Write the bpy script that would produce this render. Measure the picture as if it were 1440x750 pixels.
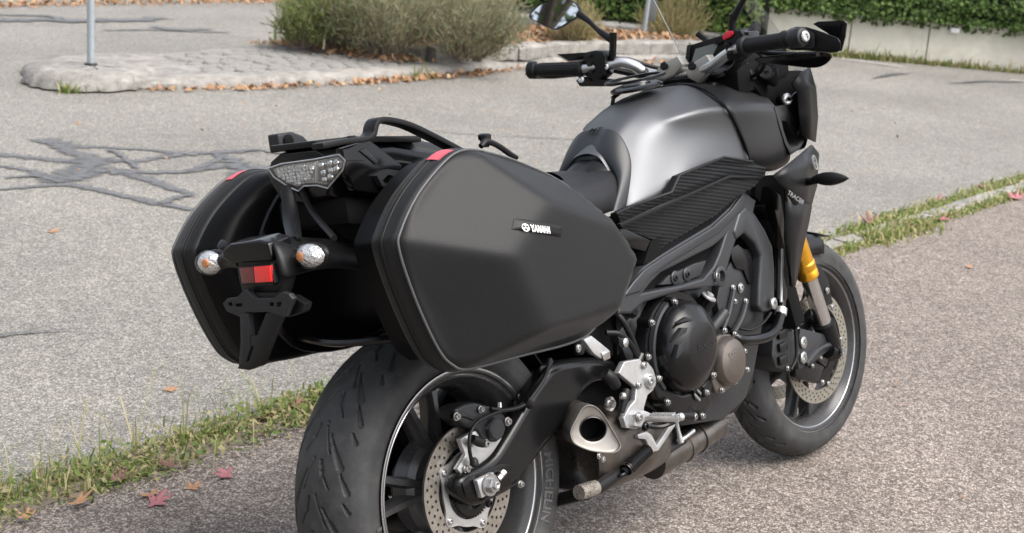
import bpy, bmesh, math, random
import numpy as np
from mathutils import Vector, Matrix, noise
random.seed(7); rng = np.random.default_rng(7)
for o in list(bpy.data.objects): bpy.data.objects.remove(o, do_unlink=True)
SC = bpy.context.scene
COL = SC.collection
rad = math.radians

# ------------------------------------------------------------------ camera
# camera solved in the motorcycle's own frame (x forward, y left, z up), then
# turned into the world by the motorcycle's lean on its stand
LEAN = rad(14.5); DZ = 0.0045
CAM_B = np.array([-1.9497, -1.9244, 1.0071]); YAW, PITCH, ROLL, FPX = 0.7061, -0.1052, -0.1207, 2024.6
def cam_axes(yaw, pitch, roll):
    f = np.array([math.cos(pitch)*math.cos(yaw), math.cos(pitch)*math.sin(yaw), math.sin(pitch)])
    r = np.array([math.sin(yaw), -math.cos(yaw), 0]); u = np.cross(r, f)
    return math.cos(roll)*r+math.sin(roll)*u, -math.sin(roll)*r+math.cos(roll)*u, f
CR, CU, CF = cam_axes(YAW, PITCH, ROLL)
BIKE_M = Matrix.Translation((0, 0, DZ)) @ Matrix.Rotation(-LEAN, 4, 'X')
cam = bpy.data.cameras.new('camera'); camo = bpy.data.objects.new('camera', cam); COL.objects.link(camo)
cm = Matrix([[CR[i], CU[i], -CF[i], CAM_B[i]] for i in range(3)]+[[0, 0, 0, 1]])
camo.matrix_world = BIKE_M @ cm
cam.sensor_width = 36; cam.sensor_fit = 'HORIZONTAL'; cam.lens = FPX/1440*36
cam.clip_start = 0.05; cam.clip_end = 500
cam.dof.use_dof = True; cam.dof.focus_distance = 2.75; cam.dof.aperture_fstop = 9.0
SC.camera = camo

# ------------------------------------------------------------------ light
SUN_EL, SUN_AZ = rad(56), rad(-78)      # azimuth in the world's xy plane
world = bpy.data.worlds.new('World'); SC.world = world; world.use_nodes = True
wn = world.node_tree; wn.nodes.clear()
sky = wn.nodes.new('ShaderNodeTexSky'); sky.sky_type = 'NISHITA'; sky.sun_disc = False
sky.sun_elevation = SUN_EL; sky.sun_rotation = math.pi/2-SUN_AZ
sky.air_density = 1.0; sky.dust_density = 6.0; sky.ozone_density = 1.0; sky.altitude = 200
hs = wn.nodes.new('ShaderNodeHueSaturation'); hs.inputs['Saturation'].default_value = 0.42
bg = wn.nodes.new('ShaderNodeBackground'); bg.inputs['Strength'].default_value = 0.15
wo = wn.nodes.new('ShaderNodeOutputWorld')
wn.links.new(sky.outputs[0], hs.inputs['Color']); wn.links.new(hs.outputs[0], bg.inputs[0]); wn.links.new(bg.outputs[0], wo.inputs[0])
sun = bpy.data.lights.new('sun', 'SUN'); suno = bpy.data.objects.new('sun', sun); COL.objects.link(suno)
sun.energy = 1.2; sun.angle = rad(50); sun.color = (1.0, 0.96, 0.90)
sd = Vector((math.cos(SUN_EL)*math.cos(SUN_AZ), math.cos(SUN_EL)*math.sin(SUN_AZ), math.sin(SUN_EL)))
suno.rotation_euler = sd.to_track_quat('Z', 'Y').to_euler(); suno.location = sd*30
SC.view_settings.view_transform = 'Standard'; SC.view_settings.look = 'None'
SC.view_settings.exposure = 1.25; SC.view_settings.gamma = 1.0; SC.view_settings.use_curve_mapping = False
SC.render.resolution_x = 1024; SC.render.resolution_y = 533

# ------------------------------------------------------------------ pixel -> place helpers
def ray(x, y): return CF+(x-720)/FPX*CR-(y-375)/FPX*CU
def PL(x, y, axis, c):
    """point of the motorcycle frame seen at photo pixel x,y and lying in the plane axis = c"""
    d = ray(x, y); i = 'xyz'.index(axis); t = (c-CAM_B[i])/d[i]; return CAM_B+t*d
def q(x, y, Y): return PL(x, y, 'y', Y)
def qs(l, Y=None): return [q(p[0], p[1], p[2] if len(p) > 2 else Y) for p in l]
_bm = np.array(BIKE_M)
CAM_W = (_bm @ np.array([*CAM_B, 1]))[:3]
def G(x, y, z=0.0):
    """point of the world seen at photo pixel x,y at height z above the ground"""
    d = _bm[:3, :3] @ ray(x, y); t = (z-CAM_W[2])/d[2]; return CAM_W+t*d

# ------------------------------------------------------------------ materials
def N(t, ty, **kw):
    n = t.nodes.new(ty)
    for k, v_ in kw.items():
        if k in n.inputs: n.inputs[k].default_value = v_
        else: setattr(n, k, v_)
    return n
def lnk(t, a, b): t.links.new(a, b)
def mat(name, col, rough=0.5, metal=0.0, spec=0.5, coat=0.0, bump=None, var=0.0, vscale=20.0, rvar=0.0, dirt=None, wear=None):
    """principled material; bump=(scale, strength[, distance]); var = colour variation; dirt=(colour, amount, scale)"""
    m = bpy.data.materials.new(name); m.use_nodes = True; t = m.node_tree
    b = t.nodes['Principled BSDF']
    b.inputs['Roughness'].default_value = rough; b.inputs['Metallic'].default_value = metal
    b.inputs['Specular IOR Level'].default_value = spec; b.inputs['Coat Weight'].default_value = coat
    tc = N(t, 'ShaderNodeTexCoord'); co = tc.outputs['Object']
    c4 = (*col, 1)
    b.inputs['Base Color'].default_value = c4
    src = None
    if var > 0:
        nz = N(t, 'ShaderNodeTexNoise', Scale=vscale, Detail=5.0, Roughness=0.65); lnk(t, co, nz.inputs['Vector'])
        mr = N(t, 'ShaderNodeMapRange'); mr.inputs[1].default_value = 0.25; mr.inputs[2].default_value = 0.75
        mr.inputs[3].default_value = 1-var; mr.inputs[4].default_value = 1+var
        lnk(t, nz.outputs['Fac'], mr.inputs[0])
        mx = N(t, 'ShaderNodeVectorMath', operation='SCALE'); mx.inputs[0].default_value = col
        lnk(t, mr.outputs[0], mx.inputs['Scale']); src = mx.outputs[0]
    if dirt:
        nz = N(t, 'ShaderNodeTexNoise', Scale=dirt[2], Detail=8.0, Roughness=0.7); lnk(t, co, nz.inputs['Vector'])
        mr = N(t, 'ShaderNodeMapRange'); mr.inputs[1].default_value = 0.45; mr.inputs[2].default_value = 0.72
        mr.inputs[4].default_value = dirt[1]; lnk(t, nz.outputs['Fac'], mr.inputs[0])
        mx = N(t, 'ShaderNodeMix', data_type='RGBA'); mx.inputs[6].default_value = c4; mx.inputs[7].default_value = (*dirt[0], 1)
        if src: lnk(t, src, mx.inputs[6])
        lnk(t, mr.outputs[0], mx.inputs[0]); src = mx.outputs[2]
    if src: lnk(t, src, b.inputs['Base Color'])
    if rvar > 0:
        nz = N(t, 'ShaderNodeTexNoise', Scale=vscale*0.7, Detail=6.0, Roughness=0.7); lnk(t, co, nz.inputs['Vector'])
        mr = N(t, 'ShaderNodeMapRange'); mr.inputs[1].default_value = 0.3; mr.inputs[2].default_value = 0.7
        mr.inputs[3].default_value = max(rough-rvar, 0.02); mr.inputs[4].default_value = min(rough+rvar, 1)
        lnk(t, nz.outputs['Fac'], mr.inputs[0]); lnk(t, mr.outputs[0], b.inputs['Roughness'])
    if bump:
        nz = N(t, 'ShaderNodeTexNoise', Scale=bump[0], Detail=3.0); lnk(t, co, nz.inputs['Vector'])
        bp = N(t, 'ShaderNodeBump', Strength=bump[1], Distance=bump[2] if len(bump) > 2 else 0.001)
        lnk(t, nz.outputs['Fac'], bp.inputs['Height']); lnk(t, bp.outputs[0], b.inputs['Normal'])
    return m
def bsdf(m): return m.node_tree.nodes['Principled BSDF']

MT = {}
MT['plastic'] = mat('black plastic', (0.006, 0.0062, 0.0068), 0.38, spec=0.2, bump=(900, 0.1), rvar=0.08, vscale=9)
MT['plastic_grey'] = mat('dark grey plastic', (0.016, 0.017, 0.019), 0.38, spec=0.25, bump=(900, 0.1), rvar=0.06, vscale=9)
MT['gloss'] = mat('glossy black plastic', (0.003, 0.003, 0.0034), 0.16, spec=0.28, rvar=0.06, vscale=14)
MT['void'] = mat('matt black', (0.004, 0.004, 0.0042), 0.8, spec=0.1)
MT['tyre'] = mat('tyre rubber', (0.030, 0.0305, 0.0315), 0.55, spec=0.25, var=0.3, vscale=16, bump=(420, 0.3, 0.001), dirt=((0.07, 0.068, 0.065), 0.5, 26))
MT['cowl'] = mat('black cowl plastic', (0.004, 0.004, 0.0043), 0.35, spec=0.06)
MT['rubber'] = mat('black rubber', (0.007, 0.007, 0.0075), 0.45, spec=0.22, bump=(500, 0.12))
MT['rim'] = mat('dark wheel paint', (0.06, 0.06, 0.062), 0.28, metal=0.5, rvar=0.08, vscale=18, dirt=((0.05, 0.046, 0.042), 0.5, 18))
MT['frame'] = mat('grey frame paint', (0.042, 0.044, 0.048), 0.34, metal=0.5, spec=0.35, rvar=0.05, vscale=12, bump=(1500, 0.08))
MT['engine'] = mat('dark engine casting', (0.030, 0.0315, 0.034), 0.36, metal=0.45, spec=0.35, bump=(350, 0.3), var=0.15, rvar=0.08)
MT['cover'] = mat('satin black engine cover', (0.0045, 0.0045, 0.005), 0.24, spec=0.32, rvar=0.06, vscale=15)
MT['bronze'] = mat('bronze engine cover', (0.125, 0.109, 0.096), 0.36, metal=0.75, bump=(700, 0.15), rvar=0.05)
MT['silver'] = mat('silver aluminium', (0.50, 0.505, 0.51), 0.34, metal=0.7, rvar=0.1, vscale=25, dirt=((0.17, 0.16, 0.15), 0.4, 30))
MT['alu'] = mat('satin aluminium bar', (0.56, 0.565, 0.57), 0.3, metal=0.9, rvar=0.05)
MT['titan'] = mat('bar clamp aluminium', (0.36, 0.345, 0.32), 0.42, metal=0.8, bump=(800, 0.2))
MT['chrome'] = mat('chrome', (0.62, 0.62, 0.62), 0.13, metal=1.0)
MT['bolt'] = mat('zinc plated bolt', (0.40, 0.40, 0.395), 0.28, metal=0.9, rvar=0.1, vscale=60)
MT['disc'] = mat('brake disc steel', (0.36, 0.335, 0.30), 0.33, metal=0.9, rvar=0.08, vscale=40, dirt=((0.19, 0.16, 0.125), 0.5, 60))
MT['disc_front'] = mat('front brake disc steel', (0.34, 0.32, 0.275), 0.36, metal=0.85, rvar=0.08, vscale=40)
MT['carrier'] = mat('disc carrier aluminium', (0.46, 0.46, 0.455), 0.4, metal=0.8, dirt=((0.2, 0.19, 0.17), 0.4, 40))
MT['gold'] = mat('gold fork tube', (0.78, 0.39, 0.035), 0.26, metal=0.85, rvar=0.04)
MT['exhaust'] = mat('heat stained exhaust steel', (0.125, 0.114, 0.103), 0.33, metal=0.85, var=0.4, vscale=12, dirt=((0.05, 0.03, 0.02), 0.9, 9), rvar=0.1)
MT['exhaust_tip'] = mat('brushed exhaust tip', (0.27, 0.255, 0.235), 0.42, metal=0.9, rvar=0.08, vscale=30, dirt=((0.15, 0.12, 0.095), 0.4, 22))
MT['tank'] = mat('matt grey tank paint', (0.112, 0.116, 0.123), 0.47, metal=0.8, bump=(2500, 0.04), rvar=0.03, vscale=6)
MT['tank_dark'] = mat('matt dark grey paint', (0.04, 0.04, 0.0412), 0.44, metal=0.75, bump=(2500, 0.04), rvar=0.03, vscale=6)
MT['panel'] = mat('matt black paint', (0.0058, 0.006, 0.0064), 0.38, spec=0.2, rvar=0.04)
MT['seat'] = mat('seat vinyl', (0.012, 0.0125, 0.0145), 0.48, spec=0.25, bump=(600, 0.3))
MT['pad'] = mat('tank cover plastic', (0.02, 0.022, 0.025), 0.36, spec=0.32, bump=(1200, 0.08))
MT['red'] = mat('red reflector', (0.72, 0.012, 0.012), 0.22, coat=0.6)
MT['red_shaded'] = mat('shaded red reflector', (0.10, 0.006, 0.008), 0.2, coat=0.6)  # same red lens, with the shade of its left facet painted in
MT['red_switch'] = mat('red switch', (0.55, 0.02, 0.04), 0.35)
MT['tag'] = mat('pink red fabric tag', (0.5, 0.07, 0.095), 0.55)
MT['white'] = mat('white print', (0.82, 0.82, 0.82), 0.5)
MT['grey_print'] = mat('light grey print', (0.27, 0.27, 0.275), 0.4, metal=0.3)
MT['letter'] = mat('moulded tyre lettering', (0.055, 0.055, 0.054), 0.6)
MT['amber'] = mat('amber bulb', (0.50, 0.19, 0.06), 0.35, bump=(300, 0.8, 0.003))
MT['lcd'] = mat('grey green display', (0.15, 0.17, 0.16), 0.12, coat=0.5)
MT['piping'] = mat('grey piping', (0.05, 0.052, 0.055), 0.45)
MT['foil'] = mat('worn taped metal', (0.22, 0.20, 0.175), 0.55, metal=0.4, var=0.5, vscale=60, bump=(200, 1.0, 0.004), dirt=((0.06, 0.045, 0.035), 0.8, 60))
def fabric(name, col):
    m = mat(name, col, 0.5, spec=0.26); t = m.node_tree; b = bsdf(m)
    tc = N(t, 'ShaderNodeTexCoord')
    mp = N(t, 'ShaderNodeMapping'); mp.inputs['Scale'].default_value = (620, 620, 620); lnk(t, tc.outputs['Object'], mp.inputs[0])
    vo = N(t, 'ShaderNodeTexVoronoi', Scale=1.0); lnk(t, mp.outputs[0], vo.inputs['Vector'])
    bp = N(t, 'ShaderNodeBump', Strength=0.16, Distance=0.001); lnk(t, vo.outputs['Distance'], bp.inputs['Height'])
    lnk(t, bp.outputs[0], b.inputs['Normal'])
    nz = N(t, 'ShaderNodeTexNoise', Scale=9.0, Detail=6.0); lnk(t, tc.outputs['Object'], nz.inputs['Vector'])
    mr = N(t, 'ShaderNodeMapRange'); mr.inputs[1].default_value = .3; mr.inputs[2].default_value = .7; mr.inputs[3].default_value = 0.85; mr.inputs[4].default_value = 1.2
    lnk(t, nz.outputs['Fac'], mr.inputs[0])
    sc = N(t, 'ShaderNodeVectorMath', operation='SCALE'); sc.inputs[0].default_value = col; lnk(t, mr.outputs[0], sc.inputs['Scale']); lnk(t, sc.outputs[0], b.inputs['Base Color'])
    b.inputs['Sheen Weight'].default_value = 0.05; b.inputs['Sheen Roughness'].default_value = 0.5
    return m
MT['fabric'] = fabric('black coated fabric', (0.0034, 0.0036, 0.0041))
def glass(name, col, rough=0.02, alpha=None, trans=1.0):
    m = mat(name, col, rough); b = bsdf(m); b.inputs['Transmission Weight'].default_value = trans; b.inputs['IOR'].default_value = 1.45
    return m

def thin_glass(name='clear windscreen', ior=1.3, tint=(0.88, 0.9, 0.9, 1), rough=0.03):
    # a thin sheet: lets light straight through with a weak tinted reflection
    m = bpy.data.materials.new(name); m.use_nodes = True; t = m.node_tree; t.nodes.clear()
    tr = N(t, 'ShaderNodeBsdfTransparent'); tr.inputs[0].default_value = tint
    gl = N(t, 'ShaderNodeBsdfGlossy'); gl.inputs['Roughness'].default_value = rough
    lw = N(t, 'ShaderNodeLayerWeight'); pw = N(t, 'ShaderNodeMath', operation='POWER'); pw.inputs[1].default_value = 4.0; lnk(t, lw.outputs['Facing'], pw.inputs[0])
    fr = N(t, 'ShaderNodeMath', operation='MULTIPLY_ADD'); lnk(t, pw.outputs[0], fr.inputs[0]); fr.inputs[1].default_value = 0.6; fr.inputs[2].default_value = (ior-1)*0.1
    mx = N(t, 'ShaderNodeMixShader'); out = N(t, 'ShaderNodeOutputMaterial')
    lnk(t, fr.outputs[0], mx.inputs[0]); lnk(t, tr.outputs[0], mx.inputs[1]); lnk(t, gl.outputs[0], mx.inputs[2]); lnk(t, mx.outputs[0], out.inputs[0])
    return m
MT['screen'] = thin_glass('clear windscreen', 1.8, (0.80, 0.82, 0.82, 1))
MT['clear'] = thin_glass('clear lens', 1.42, (0.97, 0.97, 0.97, 1), 0.05)
MT['bowl'] = mat('bright lamp reflector', (0.72, 0.72, 0.72), 0.2, metal=0.8, bump=(160, 1.0, 0.006))
MT['lip'] = mat('rim edge highlight', (0.34, 0.34, 0.345), 0.22, metal=0.9)  # sky highlight on the black rim edge, put into a bright metal colour
MT['mirror'] = mat('mirror glass', (0.75, 0.76, 0.78), 0.015, metal=1.0)

# ------------------------------------------------------------------ mesh helpers
class Geo:
    def __init__(s): s.v = []; s.f = []
    def add(s, v, f):
        n = len(s.v); s.v += [tuple(map(float, p)) for p in v]; s.f += [tuple(i+n for i in k) for k in f]; return s
    def __iadd__(s, o): s.add(o.v, o.f); return s
    def mirror(s):
        g = Geo(); g.v = [(x, -y, z) for x, y, z in s.v]; g.f = [tuple(reversed(k)) for k in s.f]; return g
def link(name, me, parent=None, m=None):
    o = bpy.data.objects.new(name, me); COL.objects.link(o)
    if parent: o.parent = parent
    if m is not None:
        me.materials.clear(); me.materials.append(MT[m] if isinstance(m, str) else m)
    return o
def build(name, g, m, parent=None, smooth=38, bevel=0.0, seg=2, sub=0, solid=0.0, label=None):
    me = bpy.data.meshes.new(name); me.from_pydata(g.v, [], g.f); me.validate(); me.update()
    if bevel > 0:
        b = bmesh.new(); b.from_mesh(me); bmesh.ops.recalc_face_normals(b, faces=b.faces)
        es = [e for e in b.edges if len(e.link_faces) == 2 and e.calc_face_angle(0) > rad(28)]
        if es: bmesh.ops.bevel(b, geom=es, offset=bevel, segments=seg, affect='EDGES', profile=0.6, clamp_overlap=True)
        b.to_mesh(me); b.free(); me.update()
    o = link(name, me, parent, m)
    if solid:
        md = o.modifiers.new('s', 'SOLIDIFY'); md.thickness = solid; md.offset = -1
    if sub:
        md = o.modifiers.new('u', 'SUBSURF'); md.levels = sub; md.render_levels = sub
    if smooth:
        me.shade_smooth()
        if smooth < 180 and not sub: me.set_sharp_from_angle(angle=rad(smooth))
    if label: o['label'] = label
    return o
def nrm(v): v = np.array(v, float); return v/max(np.linalg.norm(v), 1e-9)
def frame_of(d):
    d = nrm(d); a = np.array([0, 0, 1.]) if abs(d[2]) < .9 else np.array([1., 0, 0])
    x = nrm(np.cross(a, d)); return x, np.cross(d, x), d
def lathe(prof, c, axis=(0, -1, 0), n=48, closed=False, a0=0, a1=2*math.pi, cap=True):
    """prof: (distance along axis, radius) pairs"""
    g = Geo(); x, y, d = frame_of(axis); c = np.array(c, float); full = abs(a1-a0-2*math.pi) < 1e-6
    m = n if full else n+1
    V = []
    for i in range(m):
        a = a0+(a1-a0)*i/n; e = math.cos(a)*x+math.sin(a)*y
        for (h, r_) in prof: V.append(c+d*h+e*r_)
    k = len(prof); Fc = []
    for i in range(n):
        j = (i+1) % m
        for t in range(k if closed else k-1):
            t2 = (t+1) % k
            Fc.append((i*k+t, j*k+t, j*k+t2, i*k+t2))
    if not closed and full and cap:
        if prof[0][1] > 1e-6: Fc.append(tuple(i*k for i in reversed(range(m))))
        if prof[-1][1] > 1e-6: Fc.append(tuple(i*k+k-1 for i in range(m)))
    return g.add(V, Fc)
def spline(pts, n=8, closed=False):
    P_ = np.array(pts, float); L = len(P_); out = []
    rngs = range(L if closed else L-1)
    for i in rngs:
        p0 = P_[(i-1) % L] if closed or i > 0 else 2*P_[0]-P_[1]
        p1 = P_[i]; p2 = P_[(i+1) % L]
        p3 = P_[(i+2) % L] if closed or i+2 < L else 2*P_[-1]-P_[-2]
        for k in range(n):
            t = k/n
            out.append(0.5*((2*p1)+(-p0+p2)*t+(2*p0-5*p1+4*p2-p3)*t*t+(-p0+3*p1-3*p2+p3)*t**3))
    if not closed: out.append(P_[-1])
    return out
def tube(pts, r, n=10, sp=6, cap=True, flat=None):
    """swept tube; r scalar or list per control point; flat=(sx,sy) squashes the section"""
    P_ = [np.array(p, float) for p in pts]
    R_ = [r]*len(P_) if np.isscalar(r) else list(r)
    if sp > 1 and len(P_) > 2:
        Z = spline([np.append(p, rr) for p, rr in zip(P_, R_)], sp); P_ = [z[:3] for z in Z]; R_ = [max(z[3], 1e-4) for z in Z]
    g = Geo(); V = []; x = None
    for i, p in enumerate(P_):
        d = nrm(P_[min(i+1, len(P_)-1)]-P_[max(i-1, 0)])
        if x is None: x, y, _ = frame_of(d)
        else: x = nrm(x-d*np.dot(x, d)); y = np.cross(d, x)
        for k in range(n):
            a = 2*math.pi*k/n; ca, sa = math.cos(a), math.sin(a)
            if flat: ca *= flat[0]; sa *= flat[1]
            V.append(p+R_[i]*(ca*x+sa*y))
    Fc = [(i*n+k, i*n+(k+1) % n, (i+1)*n+(k+1) % n, (i+1)*n+k) for i in range(len(P_)-1) for k in range(n)]
    if cap: Fc += [tuple(reversed(range(n))), tuple((len(P_)-1)*n+k for k in range(n))]
    return g.add(V, Fc)
def prism(loop, off):
    """closed polygon (3D points) swept by the vector off"""
    g = Geo(); n = len(loop); off = np.array(off, float)
    V = [np.array(p) for p in loop]; V += [p+off for p in V]
    return g.add(V, [tuple(range(n)), tuple(reversed(range(n, 2*n)))]+[(i, n+i, n+(i+1) % n, (i+1) % n) for i in range(n)])
def box(c, s, ax=None):
    c = np.array(c, float); ax = np.eye(3) if ax is None else np.array(ax, float); g = Geo(); V = []
    for sx in (-.5, .5):
        for sy in (-.5, .5):
            for sz in (-.5, .5): V.append(c+ax[0]*sx*s[0]+ax[1]*sy*s[1]+ax[2]*sz*s[2])
    return g.add(V, [(0, 1, 3, 2), (4, 6, 7, 5), (0, 4, 5, 1), (2, 3, 7, 6), (0, 2, 6, 4), (1, 5, 7, 3)])
def gridmesh(rows, closed=False):
    g = Geo(); k = len(rows[0]); V = [p for r_ in rows for p in r_]; Fc = []
    for i in range(len(rows)-1):
        for j in range(k if closed else k-1):
            j2 = (j+1) % k; Fc.append((i*k+j, i*k+j2, (i+1)*k+j2, (i+1)*k+j))
    return g.add(V, Fc)
def ellipsoid(c, rx, ry, rz, ax=None, n=20, m=12, pw=1.0):
    ax = np.eye(3) if ax is None else np.array(ax, float); c = np.array(c, float); rows = []
    for i in range(m+1):
        t = math.pi*i/m; row = []
        for j in range(n):
            a = 2*math.pi*j/n
            row.append(c+ax[0]*rx*math.cos(t)+ax[1]*ry*math.sin(t)*math.cos(a)+ax[2]*rz*math.sin(t)*math.sin(a))
        rows.append(row)
    return gridmesh(rows, True)
def plate(loop, off, holes=(), bevel=0.0):
    """flat polygon with holes, made with a filled 2D curve: loop and holes are 3D points of one plane, off = thickness vector"""
    L_ = [np.array(p) for p in loop]; off = np.array(off, float); d = nrm(off); o0 = L_[0]
    x = nrm(L_[1]-L_[0]); x = nrm(x-d*np.dot(x, d)); y = np.cross(d, x)
    cu = bpy.data.curves.new('tmp', 'CURVE'); cu.dimensions = '2D'; cu.fill_mode = 'BOTH'; cu.extrude = np.linalg.norm(off)/2-bevel
    cu.bevel_depth = bevel; cu.bevel_resolution = 1 if bevel < .01 else 4; cu.offset = -bevel
    for lp in [L_]+[[np.array(p) for p in h] for h in holes]:
        s = cu.splines.new('POLY'); s.points.add(len(lp)-1); s.use_cyclic_u = True
        for pt, p in zip(s.points, lp): pt.co = (np.dot(p-o0, x), np.dot(p-o0, y), 0, 1)
    ob = bpy.data.objects.new('tmp', cu); COL.objects.link(ob); bpy.context.view_layer.update()
    me = bpy.data.meshes.new_from_object(ob.evaluated_get(bpy.context.evaluated_depsgraph_get()))
    h = np.linalg.norm(off)/2; g = Geo()
    g.v = [tuple(o0+x*v_.co.x+y*v_.co.y+d*(v_.co.z+h)) for v_ in me.vertices]; g.f = [tuple(p.vertices) for p in me.polygons]
    bpy.data.objects.remove(ob); bpy.data.meshes.remove(me); bpy.data.curves.remove(cu)
    return g
def circle(c, axis, r, n=24, a0=0.0):
    x, y, d = frame_of(axis); return [np.array(c)+r*(math.cos(a0+2*math.pi*i/n)*x+math.sin(a0+2*math.pi*i/n)*y) for i in range(n)]
def bolt(c, axis, r=0.006, h=0.006, socket=True):
    pr = [(0, r*1.35), (h*.3, r*1.35), (h*.32, r), (h*.9, r), (h, r*.88)]
    if socket: pr += [(h, r*.5), (h*.5, r*.48), (h*.5, 0)]
    else: pr += [(h, 0)]
    return lathe(pr, c, axis, n=14)
def text_geo(s, origin, xdir, ydir, size, depth=0.0005, shear=0.0, bold=0.0, xs=1.0, align='LEFT'):
    cu = bpy.data.curves.new('tmp', 'FONT'); cu.body = s; cu.size = 1; cu.shear = shear; cu.offset = bold; cu.align_x = align; cu.resolution_u = 3
    ob = bpy.data.objects.new('tmp', cu); COL.objects.link(ob); bpy.context.view_layer.update()
    me = bpy.data.meshes.new_from_object(ob.evaluated_get(bpy.context.evaluated_depsgraph_get()))
    x = nrm(xdir); y = np.array(ydir, float); y = nrm(y-x*np.dot(x, y)); d = np.cross(x, y); g = Geo(); o0 = np.array(origin, float)
    g.uv = [(v_.co.x, v_.co.y) for v_ in me.vertices]
    g.v = [tuple(o0+x*v_.co.x*size*xs+y*v_.co.y*size+d*depth) for v_ in me.vertices]; g.f = [tuple(p.vertices) for p in me.polygons]
    bpy.data.objects.remove(ob); bpy.data.meshes.remove(me); bpy.data.curves.remove(cu)
    return g
def thing(name, label, cat, loc=(0, 0, 0), rotz=0.0, group=None):
    o = bpy.data.objects.new(name, None); COL.objects.link(o); o.location = loc; o.rotation_euler = (0, 0, rotz); o.empty_display_size = .1
    o['label'] = label; o['category'] = cat
    if group: o['group'] = group
    return o
def tag(o, label=None, cat=None, group=None, kind=None):
    if label: o['label'] = label
    if cat: o['category'] = cat
    if group: o['group'] = group
    if kind: o['kind'] = kind
    return o

# ================================================================== THE SETTING
def asphalt(name, lo, hi, mean, scale=170.0, bump=0.7, tint=None, dark=0.0):
    m = bpy.data.materials.new(name); m.use_nodes = True; t = m.node_tree; b = bsdf(m)
    b.inputs['Roughness'].default_value = 0.82; b.inputs['Specular IOR Level'].default_value = 0.35
    tc = N(t, 'ShaderNodeTexCoord'); co = tc.outputs['Object']
    def vor(s):
        v_ = N(t, 'ShaderNodeTexVoronoi', Scale=s); lnk(t, co, v_.inputs['Vector']); return v_
    v1 = vor(scale); v2 = vor(scale*0.43)
    sx = N(t, 'ShaderNodeSeparateColor'); lnk(t, v1.outputs['Color'], sx.inputs[0])
    sx2 = N(t, 'ShaderNodeSeparateColor'); lnk(t, v2.outputs['Color'], sx2.inputs[0])
    ad = N(t, 'ShaderNodeMath', operation='MULTIPLY_ADD'); lnk(t, sx.outputs[0], ad.inputs[0]); ad.inputs[1].default_value = 0.68
    ml = N(t, 'ShaderNodeMath', operation='MULTIPLY'); lnk(t, sx2.outputs[1], ml.inputs[0]); ml.inputs[1].default_value = 0.32
    lnk(t, ml.outputs[0], ad.inputs[2])
    cr = N(t, 'ShaderNodeValToRGB'); e = cr.color_ramp
    e.elements[0].position = 0.12; e.elements[0].color = (*lo, 1); e.elements[1].position = 0.92; e.elements[1].color = (*hi, 1)
    k = e.elements.new(0.5); k.color = (*mean, 1); lnk(t, ad.outputs[0], cr.inputs[0])
    # dark bitumen between the chippings
    rd = N(t, 'ShaderNodeMapRange'); lnk(t, v1.outputs['Distance'], rd.inputs[0]); rd.inputs[1].default_value = 0.25; rd.inputs[2].default_value = 0.75
    rd.inputs[3].default_value = 1.0; rd.inputs[4].default_value = 0.55
    # broad patches, wear
    nz = N(t, 'ShaderNodeTexNoise', Scale=0.9, Detail=7.0, Roughness=0.6); lnk(t, co, nz.inputs['Vector'])
    mr = N(t, 'ShaderNodeMapRange'); lnk(t, nz.outputs['Fac'], mr.inputs[0]); mr.inputs[1].default_value = .3; mr.inputs[2].default_value = .7; mr.inputs[3].default_value = 0.84; mr.inputs[4].default_value = 1.13
    nz2 = N(t, 'ShaderNodeTexNoise', Scale=14.0, Detail=5.0, Roughness=0.7); lnk(t, co, nz2.inputs['Vector'])
    mr2 = N(t, 'ShaderNodeMapRange'); lnk(t, nz2.outputs['Fac'], mr2.inputs[0]); mr2.inputs[1].default_value = .3; mr2.inputs[2].default_value = .7; mr2.inputs[3].default_value = 0.88; mr2.inputs[4].default_value = 1.1
    m1 = N(t, 'ShaderNodeMath', operation='MULTIPLY'); lnk(t, mr.outputs[0], m1.inputs[0]); lnk(t, mr2.outputs[0], m1.inputs[1])
    m2 = N(t, 'ShaderNodeMath', operation='MULTIPLY'); lnk(t, m1.outputs[0], m2.inputs[0]); lnk(t, rd.outputs[0], m2.inputs[1])
    sc = N(t, 'ShaderNodeVectorMath', operation='SCALE'); lnk(t, cr.outputs[0], sc.inputs[0]); lnk(t, m2.outputs[0], sc.inputs['Scale'])
    lnk(t, sc.outputs[0], b.inputs['Base Color'])
    hb = N(t, 'ShaderNodeMath', operation='MULTIPLY_ADD'); lnk(t, sx.outputs[0], hb.inputs[0]); hb.inputs[1].default_value = 0.6
    iv = N(t, 'ShaderNodeMath', operation='SUBTRACT'); iv.inputs[0].default_value = 1.0; lnk(t, v1.outputs['Distance'], iv.inputs[1]); lnk(t, iv.outputs[0], hb.inputs[2])
    bp = N(t, 'ShaderNodeBump', Strength=bump, Distance=0.004); lnk(t, hb.outputs[0], bp.inputs['Height']); lnk(t, bp.outputs[0], b.inputs['Normal'])
    return m
MT['road'] = asphalt('worn grey road surface', (0.115, 0.110, 0.10), (0.44, 0.42, 0.378), (0.222, 0.211, 0.191), 235, 0.5)
MT['pave'] = asphalt('brownish parking asphalt', (0.085, 0.069, 0.059), (0.46, 0.405, 0.36), (0.187, 0.156, 0.136), 225, 0.55)
MT['tar'] = mat('smooth bitumen crack filler', (0.082, 0.083, 0.087), 0.55, var=0.35, vscale=20, bump=(150, 0.5, 0.003), dirt=((0.15, 0.147, 0.14), 0.5, 30))
MT['concrete'] = mat('weathered concrete', (0.225, 0.214, 0.197), 0.85, var=0.35, vscale=9, bump=(60, 0.8, 0.008), dirt=((0.085, 0.08, 0.07), 0.85, 11))
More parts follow.
